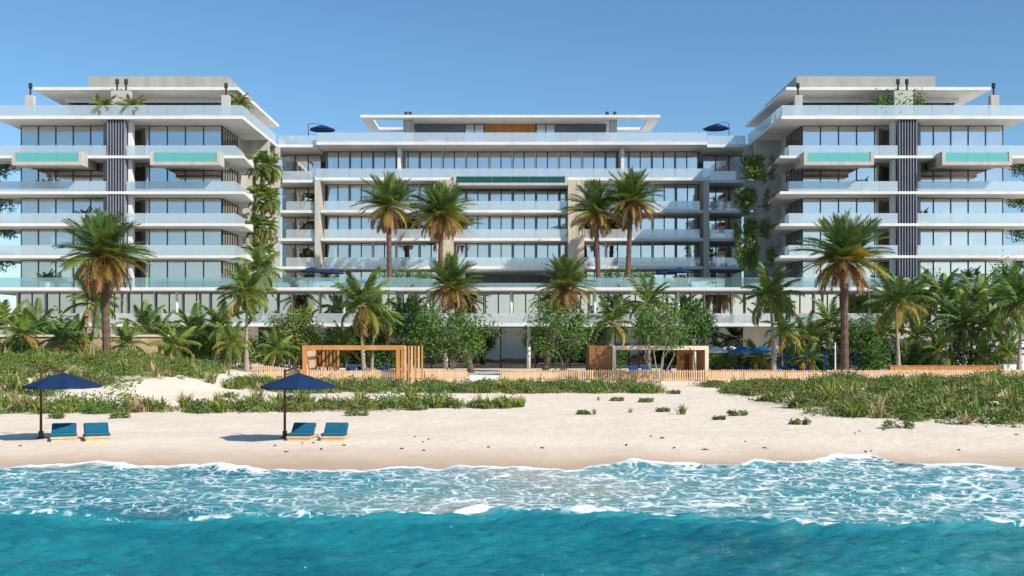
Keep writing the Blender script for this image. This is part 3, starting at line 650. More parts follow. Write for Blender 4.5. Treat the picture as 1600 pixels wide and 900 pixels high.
def tree(px, s, base_z, cx, cy, rx, rz, ry, label, nleaf=5200, mat='leaf_tree', stems=6, seed=1, group='broad-leaved garden trees', leaf=.30):
    r = np.random.default_rng(seed); rd = random.Random(seed)
    Y = FPX/s; X = (px-800)/s; c = Vector(((cx-800)/s - X, 0, CAMZ-(cy-HOR)/s - base_z)); rx, rz = rx/s, rz/s; ry = ry or rx
    root = thing('broadleaf_tree', label, 'tree', (X,Y,base_z), group)
    q = MB(); Cn = []; Sz = []
    def limb(a, bb, r0, r1, dep):
        mid = (a+bb)/2 + Vector((rd.gauss(0,.12),rd.gauss(0,.12),.08))*(bb-a).length
        q.tube([a, mid, bb], [r0, (r0+r1)/2, r1], 6 if dep < 2 else 4, False)
        if dep == 3: return
        for k in range(3 if dep < 2 else 3):
            th = rd.uniform(0,6.28); rr = rd.uniform(.45,1.0); ph = rd.uniform(-.75,.95)
            e = c + Vector((rx*rr*math.cos(th)*math.sqrt(1-ph*ph*.8), ry*rr*math.sin(th)*math.sqrt(1-ph*ph*.8), rz*ph*rr))
            e = bb + (e-bb)*(.55 if dep < 2 else .8); limb(bb, e, r1, r1*.5, dep+1)
            if dep >= 1: Cn.append(tuple(e)); Sz.append(rd.uniform(.55,1.1))
    for k in range(stems):
        th = 6.28*k/stems + rd.uniform(-.3,.3)
        e = Vector((c.x*.6 + rx*.42*math.cos(th), ry*.42*math.sin(th), c.z - rz*rd.uniform(.15,.6)))
        limb(Vector((.12*math.cos(th),.12*math.sin(th),-.15)), e, .055, .035, 1)
    for k in range(40):
        v = Vector((r.normal(),r.normal(),r.normal())).normalized()*r.uniform(.55,1.0)
        Cn.append((c.x+v.x*rx, c.y+v.y*ry, c.z+v.z*rz)); Sz.append(r.uniform(.5,1.1))
    child('trunk', q.mesh('trunk','bark_pale'), root)
    V, F = leaf_cloud(Cn, nleaf, Sz, leaf, .5, .2, r); child('crown', mesh_np('crown', V, F, [mat]), root)
tree(703,16.9,1.1,700,522,82,55,3.4,'spreading multi-stemmed tree between the slatted pergola and white steps',7500,seed=3,stems=7)
tree(881,16.9,1.1,872,520,58,54,3.0,'pale-stemmed tree between the white steps and the plank cabana',4800,seed=4,stems=7)
tree(1030,18.3,.75,1034,508,58,40,2.6,'multi-stemmed tree standing in front of the cabana opening',2700,seed=6,stems=6)
tree(452,15.8,1.1,458,520,44,42,2.6,'loose leafy tree left of the slatted pergola',4200,seed=8,mat='leaf_lime')
tree(1088,15.6,1.1,1086,505,34,42,2.2,'dark dense tree rising behind the cabana roof',3600,'leaf_dark',seed=9)
tree(1342,15.3,1.1,1340,524,38,36,2.6,'dark glossy round tree beside the tall fence-side date palm',4600,'leaf_dark',seed=10)
tree(92,16.4,1.1,90,520,30,30,2.2,'small dark tree in the thicket before the stone garden wall',3400,'leaf_dark',seed=12)
tree(640,15.2,1.1,636,505,42,40,2.4,'dark tree behind the slatted pergola under the podium',3800,'leaf_dark',seed=13)
tree(1570,14.8,1.1,1572,440,26,34,2.0,'thin tree by the outer corner of the podium',1800,'leaf_tree',seed=14)
def shrub(px, cy, s, rx, rz, label, mat='leaf_dark', n=2200, zb=None, seed=0, group='garden shrubs before the podium', leaf=.26, name='shrub'):
    r = np.random.default_rng(100+seed); Y = FPX/s; X = (px-800)/s
    zb = (max(h(X,Y),1.1) if zb is None else zb); rx, hz = rx/s, max(.5,(CAMZ-(cy-rz-HOR)/s)-zb)
    root = thing(name, label, 'shrub', (X,Y,zb), group)
    Cn = [(r.uniform(-1,1)*rx*.85, r.uniform(-1,1)*min(rx,1.6)*.8, hz*(.12+.75*r.uniform()**.8)) for _ in range(34)]
    V, F = leaf_cloud(Cn, n, [min(rx,hz)*.33+.18]*34, leaf, .5, .3, r); V[:,2] = np.maximum(V[:,2], .02)
    child('foliage', mesh_np('foliage', V, F, [mat]), root)
    q = MB()
    for k in range(5):
        cc = Cn[k]; q.tube([(cc[0]*.2,cc[1]*.2,-.05),(cc[0]*.6,cc[1]*.6,cc[2]*.6),cc], [.05,.035,.015], 5, False)
    child('stems', q.mesh('stems','bark_pale'), root)
SH = [(12,552,17.0,34,22),(52,550,16.6,36,26),(84,548,16.2,30,26),(128,545,16.4,34,26),(208,548,16.4,32,30),(244,546,15.6,38,32),(288,550,16.0,34,34),(330,548,15.4,36,34),(366,556,16.2,28,26),(412,556,15.8,30,30),(440,552,15.4,30,34),(478,560,15.6,24,24),(520,552,15.0,34,34)]
for i,(p,y,s,rx,rz) in enumerate(SH):
    shrub(p,y,s,rx,rz,'leafy green shrub, %s along the thicket behind the grassy dune' % ORD[i],['leaf_dark','leaf_tree','leaf_lime'][i%3],2600,seed=i,group='shrubs of the thicket behind the dune')
SR = [(596,560,15.2,30,26),(950,560,15.2,26,28),(1122,566,15.0,28,12),(1160,566,15.2,30,12),(1204,566,15.0,34,13),(1246,564,15.2,30,14),(1290,562,15.6,28,14),(1376,562,15.8,36,18),(1426,560,15.6,34,20),(1470,558,15.2,36,24),(1520,556,15.2,34,26),(1556,560,15.6,26,20)]
for i,(p,y,s,rx,rz) in enumerate(SR):
    shrub(p,y,s,rx,rz,'dark hedge shrub, %s of the row from pergola to white wall' % ORD[i],['leaf_dark','leaf_dark','leaf_tree'][i%3],2200,seed=40+i,group='hedge shrubs along the pool garden')
for i,(p,y,s,rx,rz,l) in enumerate([(612,432,12.9,28,12,'hedge on the podium deck at the foot of the outer date palm'),(652,432,12.8,16,10,'short hedge on the podium deck next to the lit stone pier'),(962,432,12.8,30,12,'hedge on the podium deck under the paired date palms'),(1002,434,12.9,16,10,'low hedge on the podium deck beside the deck parasols')]):
    shrub(p,y,s,rx,rz,l,'leaf_tree',1900,10.28,60+i,'hedges on the podium deck',.24,'terrace_hedge')
for i,(p,w_,z,l) in enumerate([(1400,42,29.4,'round leafy shrub on the sunlit roof terrace beside the twin-flue chimney')]):
    shrub(p,158,13.75,w_,9,l,'leaf_tree',2600,z,70+i,'roof terrace shrubs',.3,'roof_shrub')

for i,(x,l) in enumerate([(-45.9,'roof terrace palm clump on the outer side of the shaded twin-flue chimney'),(-42.7,'roof terrace palm clump on the inner side of the shaded twin-flue chimney'),(-31.2,'leaning roof palm at the inner corner of the shaded wing')]):
    U = thing('roof_palm', l, 'plant', (x,122.3 if i < 2 else 125,29.4), 'roof terrace palms')
    q = MB(); q.tube([(0,0,0),(0,0,1.2)], [.16,.12], 7); child('trunk', q.mesh('trunk','bark_coconut'), U)
    for k in range(26): child('frond', FC[['frond_lime','frond_coconut','frond_yellow'][k%3]][k%2+1], U, Matrix.Translation((random.uniform(-.7,.7) if i < 2 else 0,0,1.2+(.8 if i == 2 else 0))) @ Matrix.Rotation(k*2.4,4,'Z') @ Matrix.Rotation(-R(78-k*4),4,'Y') @ Matrix.Scale(1.75,4))

# hanging plants of the balcony ends
def hanging_fern(px, py, s, rpx, label):
    p = P(px, py, s); root = thing('hanging_plant', label, 'plant', p, 'plants hanging from the balcony ends')
    q = MB(); q.tube([(0,0,-.35),(0,0,.1)], [.22,.14], 7); child('stump', q.mesh('stump','bark_coconut'), root)
    r = rpx/s
    for i in range(120):
        u = (i+.5)/120; mt = ('frond_lime' if i % 2 else 'frond_coconut') if u < .93 else 'frond_yellow'
        off = Vector((random.uniform(-.6,.9)*r*.6, random.uniform(-.4,.3), -r*.5*u))
        lm = Matrix.Translation(off) @ Matrix.Rotation(i*2.4,4,'Z') @ Matrix.Rotation(-R(70-115*u+random.gauss(0,8)),4,'Y') @ Matrix.Scale(r*random.uniform(.42,.68),4)
        child('frond', FC[mt][1 if u < .5 else 2], root, lm)
for i,(x,y,sz) in enumerate([(412,250,38),(409,300,38),(407,346,36),(406,388,34)]):
    hanging_fern(x,y,13.15,sz,'drooping palm-like plant at the balcony end, %s from the roof' % ORD[i])
def ivy(px, py, s, w_, l_, label, n=1500, mat='leaf_dark'):
    p = P(px, py, s); root = thing('ivy_plant', label, 'plant', p, 'ivy hanging from the balcony ends')
    r = np.random.default_rng(int(px*7+py)); w_, l_ = w_/s, l_/s
    Cn = []
    for k in range(11):
        x = r.uniform(-1,1)*w_*.5; ln = l_*r.uniform(.45,1.0)
        for u in np.linspace(0,1,6): Cn.append((x+r.normal(0,.1), r.normal(0,.35), .25-ln*u))
    V, F = leaf_cloud(Cn, n, [.42]*len(Cn), .26, .6, -.4, r); child('foliage', mesh_np('foliage', V, F, [mat]), root)
    q = MB()
    for k in range(5): q.tube([Cn[k*6],Cn[k*6+3],Cn[k*6+5]], .02, 4, False)
    child('stems', q.mesh('stems','bark_pale'), root)
for i,(x,y) in enumerate([(1180,250),(1178,302),(1174,350),(1178,392)]):
    ivy(x,y,13.5,56,36,'dark ivy spilling from an orange planter, %s from the roof' % ORD[i],3600,'leaf_lime')
for i,(x,y) in enumerate([(1592,252),(1588,305),(1590,352),(1592,400)]):
    ivy(x,y,13.5,24,26,'vine hanging at the outer end of the sunlit wing, %s from the roof' % ORD[i],800,'leaf_tree')
for i,(x,y) in enumerate([(8,255),(8,308),(8,352),(8,398)]):
    ivy(x,y,13.5,24,26,'vine hanging at the outer end of the shaded wing, %s from the roof' % ORD[i],800,'leaf_tree')

# ------------------------------------------------------------------ dune vegetation
def inside(X, Y):
    n1 = fbm(X,Y,7,3,11); n2 = fbm(X,Y,2.6,2,12)
    dl = dune_left(X,Y)
    a = (X < -8) & (Y < 101) & ((dl > .95+.55*n1) | ((X < -28-3*n1) & (Y > 60) & (n2 > -.05))) & (n2+.5*n1 > -.30)
    cl = 59.2 + (X+27)*.17; b_ = (X < .6+.8*n2) & (X > -60) & (np.abs(Y-cl+.5*n1) < 2.0+1.1*n1+.7*n2)
    c_ = (X > -21) & (X < 10.6+n2) & (Y > 77.5+1.6*n1) & (Y < 88+n1) & (n2 > -.5)
    d_ = (X > 15.6+1.2*n1+.06*(88-Y)*0) & (Y > 56.0-(X-16.5)*.85+2.2*n1) & (Y < 91.8) & (X < 62) & ((n2+.5*n1 > -.22) | ((Y > 76) & (n2 > -.4)))
    return a | b_ | c_ | d_
NC = 24000
cx = rng.uniform(-62,62,NC); cyy = rng.uniform(49,101,NC)
vis = np.abs(cx) < cyy*.50+3; cx, cyy = cx[vis], cyy[vis]
keep = inside(cx, cyy); cx, cyy = cx[keep], cyy[keep]; print('veg sites', len(cx))
cz = H(cx, cyy)
hf = np.clip(.42 + .6*fbm(cx,cyy,6.5,3,15) + .25*fbm(cx,cyy,1.7,2,16), .22, 1.35)   # how tall the cover stands
hf = np.where((cx > -21) & (cx < 12) & (cyy > 74), hf*.9, hf)
hf = np.where((cx > 12) & (cyy > 78), np.minimum(hf,.5), hf)
typ = np.clip(.5 + .55*fbm(cx,cyy,4.2,3,13) + rng.normal(0,.16,len(cx)), 0, 1)
def blades(ix, nb, Lm, Wd, lean):
    n = len(ix)*nb; k = np.repeat(ix, nb); az = rng.uniform(0,6.283,n); ln = Lm*rng.uniform(.55,1.25,n)*hf[k]
    tl = lean*rng.uniform(.15,1.2,n); dxy = np.stack([np.cos(az),np.sin(az)],1)
    b0 = np.stack([cx[k]+dxy[:,0]*.08+rng.normal(0,.10,n), cyy[k]+dxy[:,1]*.08+rng.normal(0,.10,n), cz[k]-.03],1)
    d1 = np.stack([dxy[:,0]*np.sin(tl*.6), dxy[:,1]*np.sin(tl*.6), np.cos(tl*.6)],1); d2 = np.stack([dxy[:,0]*np.sin(tl*1.6), dxy[:,1]*np.sin(tl*1.6), np.cos(tl*1.6)],1)
    sd = np.stack([-dxy[:,1], dxy[:,0], np.zeros(n)],1)*(Wd*rng.uniform(.7,1.3,n))[:,None]
    m1 = b0+d1*(ln*.55)[:,None]; m2 = m1+d2*(ln*.45)[:,None]
    V = np.stack([b0-sd*.6,b0+sd*.6,m1+sd,m1-sd,m2+sd*.1,m2-sd*.1],1).reshape(-1,3)
    f = np.array([[0,1,2,3],[3,2,4,5]]); F = (np.arange(n)[:,None,None]*6+f[None]).reshape(-1,4)
    return V, F
def joinm(name, label, items):
    Vs=[];Fs=[];mi=[];mats=[];o=0
    for V,F,mt in items:
        if mt not in mats: mats.append(mt)
        Vs.append(V);Fs.append(F+o);mi.append(np.full(len(F),mats.index(mt)));o+=len(V)
    tag(link(name, mesh_np(name, np.concatenate(Vs), np.concatenate(Fs), mats, False, np.concatenate(mi))), label, None, kind='stuff')
u = rng.random(len(cx))
mi_ = rng.choice(len(cx), 900, replace=False); mr_ = .4+1.35*rng.random(900)**1.5*np.where((cx[mi_] > -21) & (cx[mi_] < 12),.7,1.0); mh = (.15+mr_*rng.uniform(.35,.75,900))*np.where((cx[mi_] > 12) & (cyy[mi_] > 78),.42,1.0)
def mounds(sel, n, leaf, mat):                       # rounded bushes of the dunes, leaves on their outer shell
    k = np.repeat(np.where(sel)[0], n); N = len(k)
    v = rng.normal(0,1,(N,3)); v[:,2] = np.abs(v[:,2]); v /= np.linalg.norm(v,axis=1)[:,None]; rr = rng.uniform(.55,1.08,N)
    j = mi_[k]; p = np.stack([cx[j]+v[:,0]*rr*mr_[k], cyy[j]+v[:,1]*rr*mr_[k], cz[j]+v[:,2]*rr*mh[k]+.03],1)
    nn = v+rng.normal(0,.38,(N,3)); d = np.cross(nn, rng.normal(0,1,(N,3))); d /= np.linalg.norm(d,axis=1)[:,None]; d = d+.45*v; d /= np.linalg.norm(d,axis=1)[:,None]; q_ = np.cross(d, nn); q_ /= np.linalg.norm(q_,axis=1)[:,None]
    L = (leaf*rng.uniform(.7,1.3,N))[:,None]; W = L*.24
    return np.stack([p,p+d*L*.5+q_*W,p+d*L,p+d*L*.5-q_*W],1).reshape(-1,3), np.arange(4*N).reshape(N,4), mat
dry = (typ < .30) & (u < .6); bl = (typ < .46) & ~dry; brd = (typ >= .46) & (typ < .58); lf = typ >= .58
items = [(*blades(np.where(bl)[0], 12, .80, .026, .8),'dune_blade'),(*blades(np.where(dry)[0], 11, .70, .024, 1.0),'dune_dry'),(*blades(np.where(brd)[0], 9, .85, .05, 1.15),'leaf_lime'),(*blades(rng.choice(len(cx),520,replace=False), 30, 1.7, .06, 1.05),'frond_lime'),(*blades(rng.choice(len(cx),340,replace=False), 26, 1.5, .05, 1.1),'dune_dry')]
joinm('dune_grass', 'green and dry dune grass covering the dunes', items)
def cover(mask, n, leaf, mat):
    ix = np.where(mask)[0]
    Cn = np.stack([cx[ix],cyy[ix],cz[ix]+.20*hf[ix]],1); sz = np.stack([np.full(len(ix),.5)]*2+[.42*hf[ix]],1)
    V,F = leaf_cloud(Cn, len(ix)*n, sz, leaf, .5, .7); g = H(V[:,0],V[:,1]); V[:,2] = np.maximum(V[:,2], g-.02); return V,F,mat
joinm('dune_ground_cover', 'low leafy creepers and shrubs matting the dunes', [cover(lf & (u < .6), 34, .17, 'dune_leaf'), cover(lf & (u >= .6), 30, .15, 'leaf_lime'), cover(bl & (u < .3), 22, .15, 'leaf_tree'), mounds(np.arange(900)%4 == 0, 300, .17, 'leaf_lime'), mounds(np.arange(900)%4 == 1, 300, .16, 'leaf_dark'), mounds(np.arange(900)%4 == 2, 280, .18, 'dune_leaf'), mounds(np.arange(900)%4 == 3, 260, .17, 'leaf_olive')])
# single clumps that stand out on the sand and on the dune faces
def clump(px, py, hpx, kind, label, group):
    a = None
    for Y in np.arange(44,96,.25):                 # walk along the sight line to the sand
        z = h((px-800)*Y/FPX, Y)
        if CAMZ-(py-HOR)*Y/FPX <= z: break
    X = (px-800)*Y/FPX; s = FPX/Y; hh = hpx/s; r = np.random.default_rng(int(px+py))
    hh *= 1.25 if kind == 'a' else 1.0
    root = thing('spiky_plant' if kind == 'a' else ('grass_tuft' if kind == 'g' else 'leafy_plant'), label, 'plant', (X,Y,z), group)
    if kind == 'l':
        Cn = [(r.uniform(-1,1)*hh*1.6, r.uniform(-.5,.5)*hh, hh*r.uniform(.1,.6)) for _ in range(16)]
        V,F = leaf_cloud(Cn, 420, [hh*.45]*16, .14, .5, .6, r); child('foliage', mesh_np('foliage',V,F,['dune_leaf']), root)
        q = MB()
        for c_ in Cn[:6]: q.tube([(0,0,-.05),(c_[0],c_[1],c_[2])], [.02,.01], 4, False)
        child('stems', q.mesh('stems','bark_pale'), root); return
    n = 46 if kind == 'a' else 70
    for tone, cnt in (('frond_lime' if kind == 'a' else 'dune_blade',int(n*.75)),('dune_dry',n-int(n*.75))):
        V=[];F=[]
        for i in range(cnt):
            az = r.uniform(0,6.28); tl = r.uniform(.05,1.15 if kind == 'a' else .8); ln = hh*r.uniform(.7,1.15); wd = hh*(.05 if kind == 'a' else .018)
            d1 = np.array([math.cos(az)*math.sin(tl*.7),math.sin(az)*math.sin(tl*.7),math.cos(tl*.7)]); d2 = np.array([math.cos(az)*math.sin(tl*1.3),math.sin(az)*math.sin(tl*1.3),math.cos(tl*1.3)])
            sd = np.array([-math.sin(az),math.cos(az),0])*wd; b0 = np.array([r.normal(0,.12)*hh,r.normal(0,.12)*hh,-.03]); m1 = b0+d1*ln*.5; m2 = m1+d2*ln*.5; o=len(V)
            V += [b0-sd*.5,b0+sd*.5,m1+sd,m1-sd,m2+sd*.1,m2-sd*.1]; F += [(o,o+1,o+2,o+3),(o+3,o+2,o+4,o+5)]
        child('leaves' if tone != 'dune_dry' else 'dry_leaves', mesh_np('leaves',V,F,[tone]), root)
GS='plants standing alone on the sand'
for a in [(928,648,12,'g','grass tuft nearest the water on the open sand'),(985,645,10,'g','grass tuft at the end of a green runner on the sand'),(1066,648,15,'a','spiky rosette plant alone on the open sand'),(935,626,8,'g','small tuft just before the cabana fence'),(965,627,6,'l','low creeper patch on the sand before the cabana'),(1010,629,6,'l','long creeper patch on the sand before the cabana'),(1035,644,6,'l','flat green runner beside the spiky rosette'),(1052,616,6,'l','tiny dark seedling close to the cabana fence'),(1152,650,9,'l','leafy creeper patch on the sand before the bushy dune'),(1124,656,5,'l','small creeper patch nearest the open sand by the bushy dune'),(1252,664,9,'l','low leafy patch on the slope foot before the bushy dune'),(1406,670,14,'l','pale leafy seedling alone at the dune foot'),(188,654,9,'l','low green patch on the sand behind the chairs'),(90,655,8,'l','small leafy sprig between umbrella pole and dune'),(805,637,7,'l','flat creeper at the tip of the foredune strip'),(818,630,11,'g','dry grass tuft at the tip of the foredune strip'),(558,650,10,'l','round sprig on the sand beside the second pair of chairs'),(360,622,9,'l','lone seedling on the bare dune slope'),(912,648,6,'l','creeper patch next to the tuft nearest the water')]:
    clump(*a, GS)
AG=[(1300,632,30),(1335,628,24),(1372,640,22),(1395,640,26),(1432,622,26),(1470,648,28),(1486,628,24),(1520,640,26),(1560,662,22),(1580,636,26),(1345,652,18),(1250,628,20),(1425,652,22),(1548,618,24),(118,602,24),(60,618,26),(20,612,26),(150,572,24),(268,580,24),(300,582,22),(330,600,18),(210,566,24),(34,640,24),(110,640,22),(200,640,22),(290,638,24),(340,636,20),(400,634,24),(480,634,22),(560,632,22),(640,630,20)]
for i,(x,y,hp) in enumerate(AG):
    if x > 1000:
        k=[j for j,a in enumerate(sorted([a for a in AG if a[0]>1000])) if a==(x,y,hp)][0]; lb='spiky plant on the bushy dune before the planter wall, %s counting from the open sand'%ORD[k]
    else:
        k=[j for j,a in enumerate(sorted([a for a in AG if a[0]<1000])) if a==(x,y,hp)][0]; lb='spiky plant on the dunes behind the beach umbrellas, %s counting from the outer edge'%ORD[k]
    clump(x,y,hp,'a',lb,'spiky plants of the dunes')
# seaweed and footprints' worth of litter on the tide line
q = MB(); r = random.Random(5)
for k in range(30):
    px = r.choice([r.uniform(0,1600), r.gauss(660,50), r.gauss(1350,20), r.gauss(1110,60), r.gauss(470,40)]); py = r.choice([r.gauss(702,4), r.gauss(688,10)])
    for Y in np.arange(40,70,.1):
        if CAMZ-(py-HOR)*Y/FPX <= h((px-800)*Y/FPX,Y): break
    X = (px-800)*Y/FPX; z = h(X,Y); L = r.uniform(.04,.16); a = r.uniform(0,3.14); w2 = r.uniform(.03,.06)
    q.tube([(X-L*math.cos(a),Y-L*math.sin(a),z),(X,Y,z+.02),(X+L*math.cos(a),Y+L*math.sin(a),z+.005)], [.01,w2,.01], 5, False)
tag(link('seaweed_litter', q.mesh('seaweed_litter','seaweed')), 'dark bits of seaweed strewn along the tide line', None, kind='stuff')
#OBJECTS
# ------------------------------------------------------------------ fences, pergola, cabana
def fence(x0, x1, y, label, pitch, wd, mats, ht=.98):
    F_ = thing('picket_fence', label, 'fence', ((x0+x1)/2, y, h((x0+x1)/2,y)), 'picket fences along the top of the beach')
    n = int((x1-x0)/pitch)
    for i in range(n):
        x = x0+(i+.5)*pitch; z = h(x,y)
        bx('picket', x-wd/2+random.uniform(-.015,.015), x+wd/2, y-.02, y+.02, z-.1, max(z,.75)+ht+random.uniform(-.025,.02), random.choice(mats), F_)
    n2 = max(1, int((x1-x0)/3.2)); st = (x1-x0)/n2
    for i in range(n2):
        xa = x0+i*st; za = max(h(xa+st/2,y),.75)
        for dz in (.22,.78): bx('rail', xa, xa+st-.01, y+.025, y+.07, za+dz, za+dz+.08, mats[0], F_)
        bx('post', xa, xa+.1, y+.075, y+.18, h(xa,y)-.2, za+ht-.02, mats[0], F_)
fence(-22.6,-3.9,94.4,'pale picket fence running past the slatted pergola to the white steps',.2,.13,['wood_pale','wood_pink'])
fence(-1.1,27.2,94.4,'open picket fence in front of the plank cabana',.2,.115,['wood_pale','wood_pink','wood_pale'])
fence(27.3,46.5,94.4,'dense pinkish picket fence behind the bushy dune',.2,.165,['wood_pink','wood_pink','wood_pale'])
def board_wall(x0,x1,y,z0,z1,rows,label,mat,name='timber_wall',ln=3.0,cat='wall',vert=False):
    T = thing(name, label, cat, ((x0+x1)/2,y,z0))
    if vert:
        n = int((x1-x0)/.2)
        for i in range(n): bx('plank', x0+i*.2, x0+i*.2+.185, y+random.uniform(-.012,.012), y+.06, z0, z1+random.uniform(-.01,.01), mat, T)
        bx('cap_rail', x0, x1, y-.04, y+.12, z1+.015, z1+.06, mat, T)
    else:
        n = max(1,int((x1-x0)/ln)); L=(x1-x0)/n; hh=(z1-z0)/rows
        for i in range(n):
            for k in range(rows): bx('plank', x0+i*L, x0+(i+1)*L-.015, y+random.uniform(-.01,.01), y+.08, z0+k*hh, z0+(k+1)*hh-.015, random.choice(mat), T)
    return T
board_wall(-22.5,-4.0,97.0,.7,1.62,4,'low pale timber retaining wall behind the pergola fence',['wood_pink','wood_pale'])
board_wall(-.9,46.0,97.4,.7,1.60,4,'long low timber retaining wall behind the cabana fence',['wood_pink','wood_pale'])
board_wall(33.6,43.5,96.6,1.0,2.12,1,'low orange plank planter wall at the foot of the palms','wood_orange','planter_wall',cat='wall',vert=True)
S = thing('beach_steps','white stone steps in the gap between the two picket fences','steps',(-2.5,96,.7))
for k in range(4): bx('step', -3.75, -1.2, 94.6+k*.75, 95.36+k*.75+(.8 if k == 3 else 0), .4, .82+k*.14, 'white_paint', S)
# slatted pergola
PG = thing('pergola','orange timber pergola with slatted side screen','pergola',(-13.7,95.6,.75))
x0, x1, y0, y1, zt = -17.95, -9.6, 93.2, 98.2, 3.95
for x in (x0, x1-.33):
    for y in (y0, y1-.3): bx('post', x, x+.33, y, y+.3, h(x,y)-.2, zt-.38, 'wood_orange', PG)
for y in (y0,y1-.3): bx('beam', x0-.02, x1+.02, y-.01, y+.31, zt-.375, zt, 'wood_orange', PG)
for x in (x0,x1-.33): bx('beam', x+.01, x+.32, y0+.31, y1-.31, zt-.37, zt-.005, 'wood_orange', PG)
for k in range(9): bx('slat', x0+.05, x0+.28, y0+.5+k*.48, y0+.62+k*.48, .75, zt-.38, 'wood_pink', PG)
for k in range(6): bx('slat', x0+.55+k*.33, x0+.73+k*.33, y1-.22, y1-.12, .75, zt-.38, 'wood_orange' if k % 2 else 'wood_brown', PG)
for k in range(7): bx('slat', x1+.10+k*.285, x1+.25+k*.285, y0+.05, y0+.25, h(x1,y0)-.15, zt-.02, 'wood_pale' if k % 2 else 'wood_orange', PG)
for k in range(7): bx('rafter', x0+1.1+k*1.0, x0+1.22+k*1.0, y0+.32, y1-.32, zt-.3, zt-.1, 'wood_orange', PG)
# plank cabana
CA = thing('beach_cabana','cream-framed cabana with plank end coloured as in shade and open middle','cabana',(12,96,.75))
y0, y1, zt, zb = 95.0, 99.6, 3.92, .8
def K(px): return (px-800)/17.9
for i in range(13):
    w_ = (K(957)-K(921))/13; bx('plank', K(921)+i*w_, K(921)+(i+1)*w_-.012, y0-random.uniform(0,.015), y0+.08, zb, zt, 'wood_brown', CA)  # end planks coloured darker brown to stand for their shaded side
bx('end_wall', K(921), K(957), y0+.09, y0+.2, zb, zt-.01, 'wood_brown', CA)
for i in range(22):
    d_ = (y1-y0)/22; bx('plank', K(921)-.02, K(921)+.06, y0+.21+i*d_*.95, y0+.2+(i+1)*d_*.95, zb, zt-.01, 'wood_brown', CA)  # same brown, with the shade put into the colour
bx('post', K(957), K(962.5), y0-.12, y0+.25, zb, zt-.36, 'cream_render', CA); bx('post', K(1101.5), K(1107), y0-.12, y0+.25, zb, zt-.36, 'cream_render', CA)
bx('beam', K(957), K(1107), y0-.13, y0+.26, zt-.355, zt, 'cream_render', CA)
bx('roof', K(921)+.02, K(1107)-.02, y0+.27, y1, zt-.2, zt-.02, 'cream_render', CA)
for i in range(12):
    w_ = (K(1090)-K(1064))/12; bx('plank', K(1064)+i*w_, K(1064)+(i+1)*w_-.012, y0+2.4, y0+2.5, zb, zt-.37, 'wood_orange', CA)
for i in range(18): bx('plank', K(1101.5)+.02, K(1101.5)+.12, y0+.3+i*.235, y0+.3+(i+1)*.235-.012, zb, zt-.37, 'wood_orange', CA)
bx('door', K(1076), K(1084), y0+2.33, y0+2.39, zb, zt-.75, 'wood_dark', CA); bx('window', K(1068), K(1073), y0+2.32, y0+2.39, zt-1.3, zt-.85, 'frame_metal', CA)
bx('floor', K(957), K(1107), y0-.1, y1, .72, zb-.005, 'wood_pale', CA)

# ------------------------------------------------------------------ cantilever umbrellas
def canopy_mesh(mat, rad, hgt, n=8, name='canopy'):
    q = MB(); V=[(0,0,hgt)]; F=[]
    rings = [(.34,.70),(.68,.33),(1.0,0.0)]; m_ = n*2
    for rr,zz in rings:
        for k in range(m_):
            a = 2*math.pi*k/m_ - math.pi/2; e = 1.0 if k % 2 == 0 else math.cos(math.pi/n)*(.985)
            V.append((rad*rr*e*math.cos(a), rad*rr*e*math.sin(a), hgt*zz - (0 if k % 2 == 0 else .025*rr)))
    for k in range(m_): F.append((0,1+k,1+(k+1)%m_))
    for j in range(2):
        for k in range(m_): a0=1+j*m_+k; a1=1+j*m_+(k+1)%m_; F.append((a0,a0+m_,a1+m_,a1))
    o=len(V)
    for k in range(m_): v=V[1+2*m_+k]; V.append((v[0]*1.005,v[1]*1.005,v[2]-.09))
    for k in range(m_): F.append((1+2*m_+k,o+k,o+(k+1)%m_,1+2*m_+(k+1)%m_))
    q.add(V,F); return q.mesh(name, mat)
CM = {c: canopy_mesh(c,1.5,.52) for c in ('navy_canvas','blue_canvas','white_canvas')}
q = MB(); q.tube([(0,0,0),(0,0,2.85)], [.055,.045], 8); UP = q.mesh('pole','wood_dark')
q = MB(); q.tube([(0,0,0),(.40,-.30,.16),(.62,-1.45,-.02)], .032, 6); UA = q.mesh('arm','wood_dark')
q = MB(); q.prism([(-.16,-.16),(.16,-.16),(.16,.16),(-.16,.16)],-.05,.05); q.prism([(-.09,-.09),(.09,-.09),(.09,.09),(-.09,.09)],.05,.30); UB = q.mesh('base','wood_dark')
q = MB(); q.tube([(0,0,-.1),(0,0,.1)], .05, 6); q.tube([(0,.1,.05),(.16,.1,.05)], .015, 5); UC = q.mesh('crank','wood_dark')
q = MB(); q.tube([(0,0,0),(1.46,0,-.50)], .014, 4, False); UR = q.mesh('rib','wood_dark')
def cantilever(loc, label, group, mat='navy_canvas', sc_=1.0, rz=0):
    U = thing('cantilever_umbrella', label, 'umbrella', loc, group, rz, sc_)
    child('base', UB, U); child('pole', UP, U); child('arm', UA, U, Matrix.Translation((0,0,2.75))); child('crank', UC, U, Matrix.Translation((0,0,1.1)))
    cp = child('canopy', CM[mat], U, Matrix.Translation((.62,-1.45,2.22)))
    for k in range(8): child('rib', UR, cp, Matrix.Translation((0,0,.47)) @ Matrix.Rotation(k*math.pi/4-math.pi/2,4,'Z'))
def sandpt(px, py):
    for Y in np.arange(38,96,.05):
        X = (px-800)*Y/FPX
        if CAMZ-(py-HOR)*Y/FPX <= h(X,Y): break
    return (X, float(Y), h(X,Y))
GU='navy umbrellas on the beach'
cantilever(sandpt(64,685),'navy cantilever umbrella over the chairs nearest the picture edge',GU,rz=R(31))
cantilever(sandpt(445,685),'navy cantilever umbrella over the second pair of chairs',GU,rz=R(9))
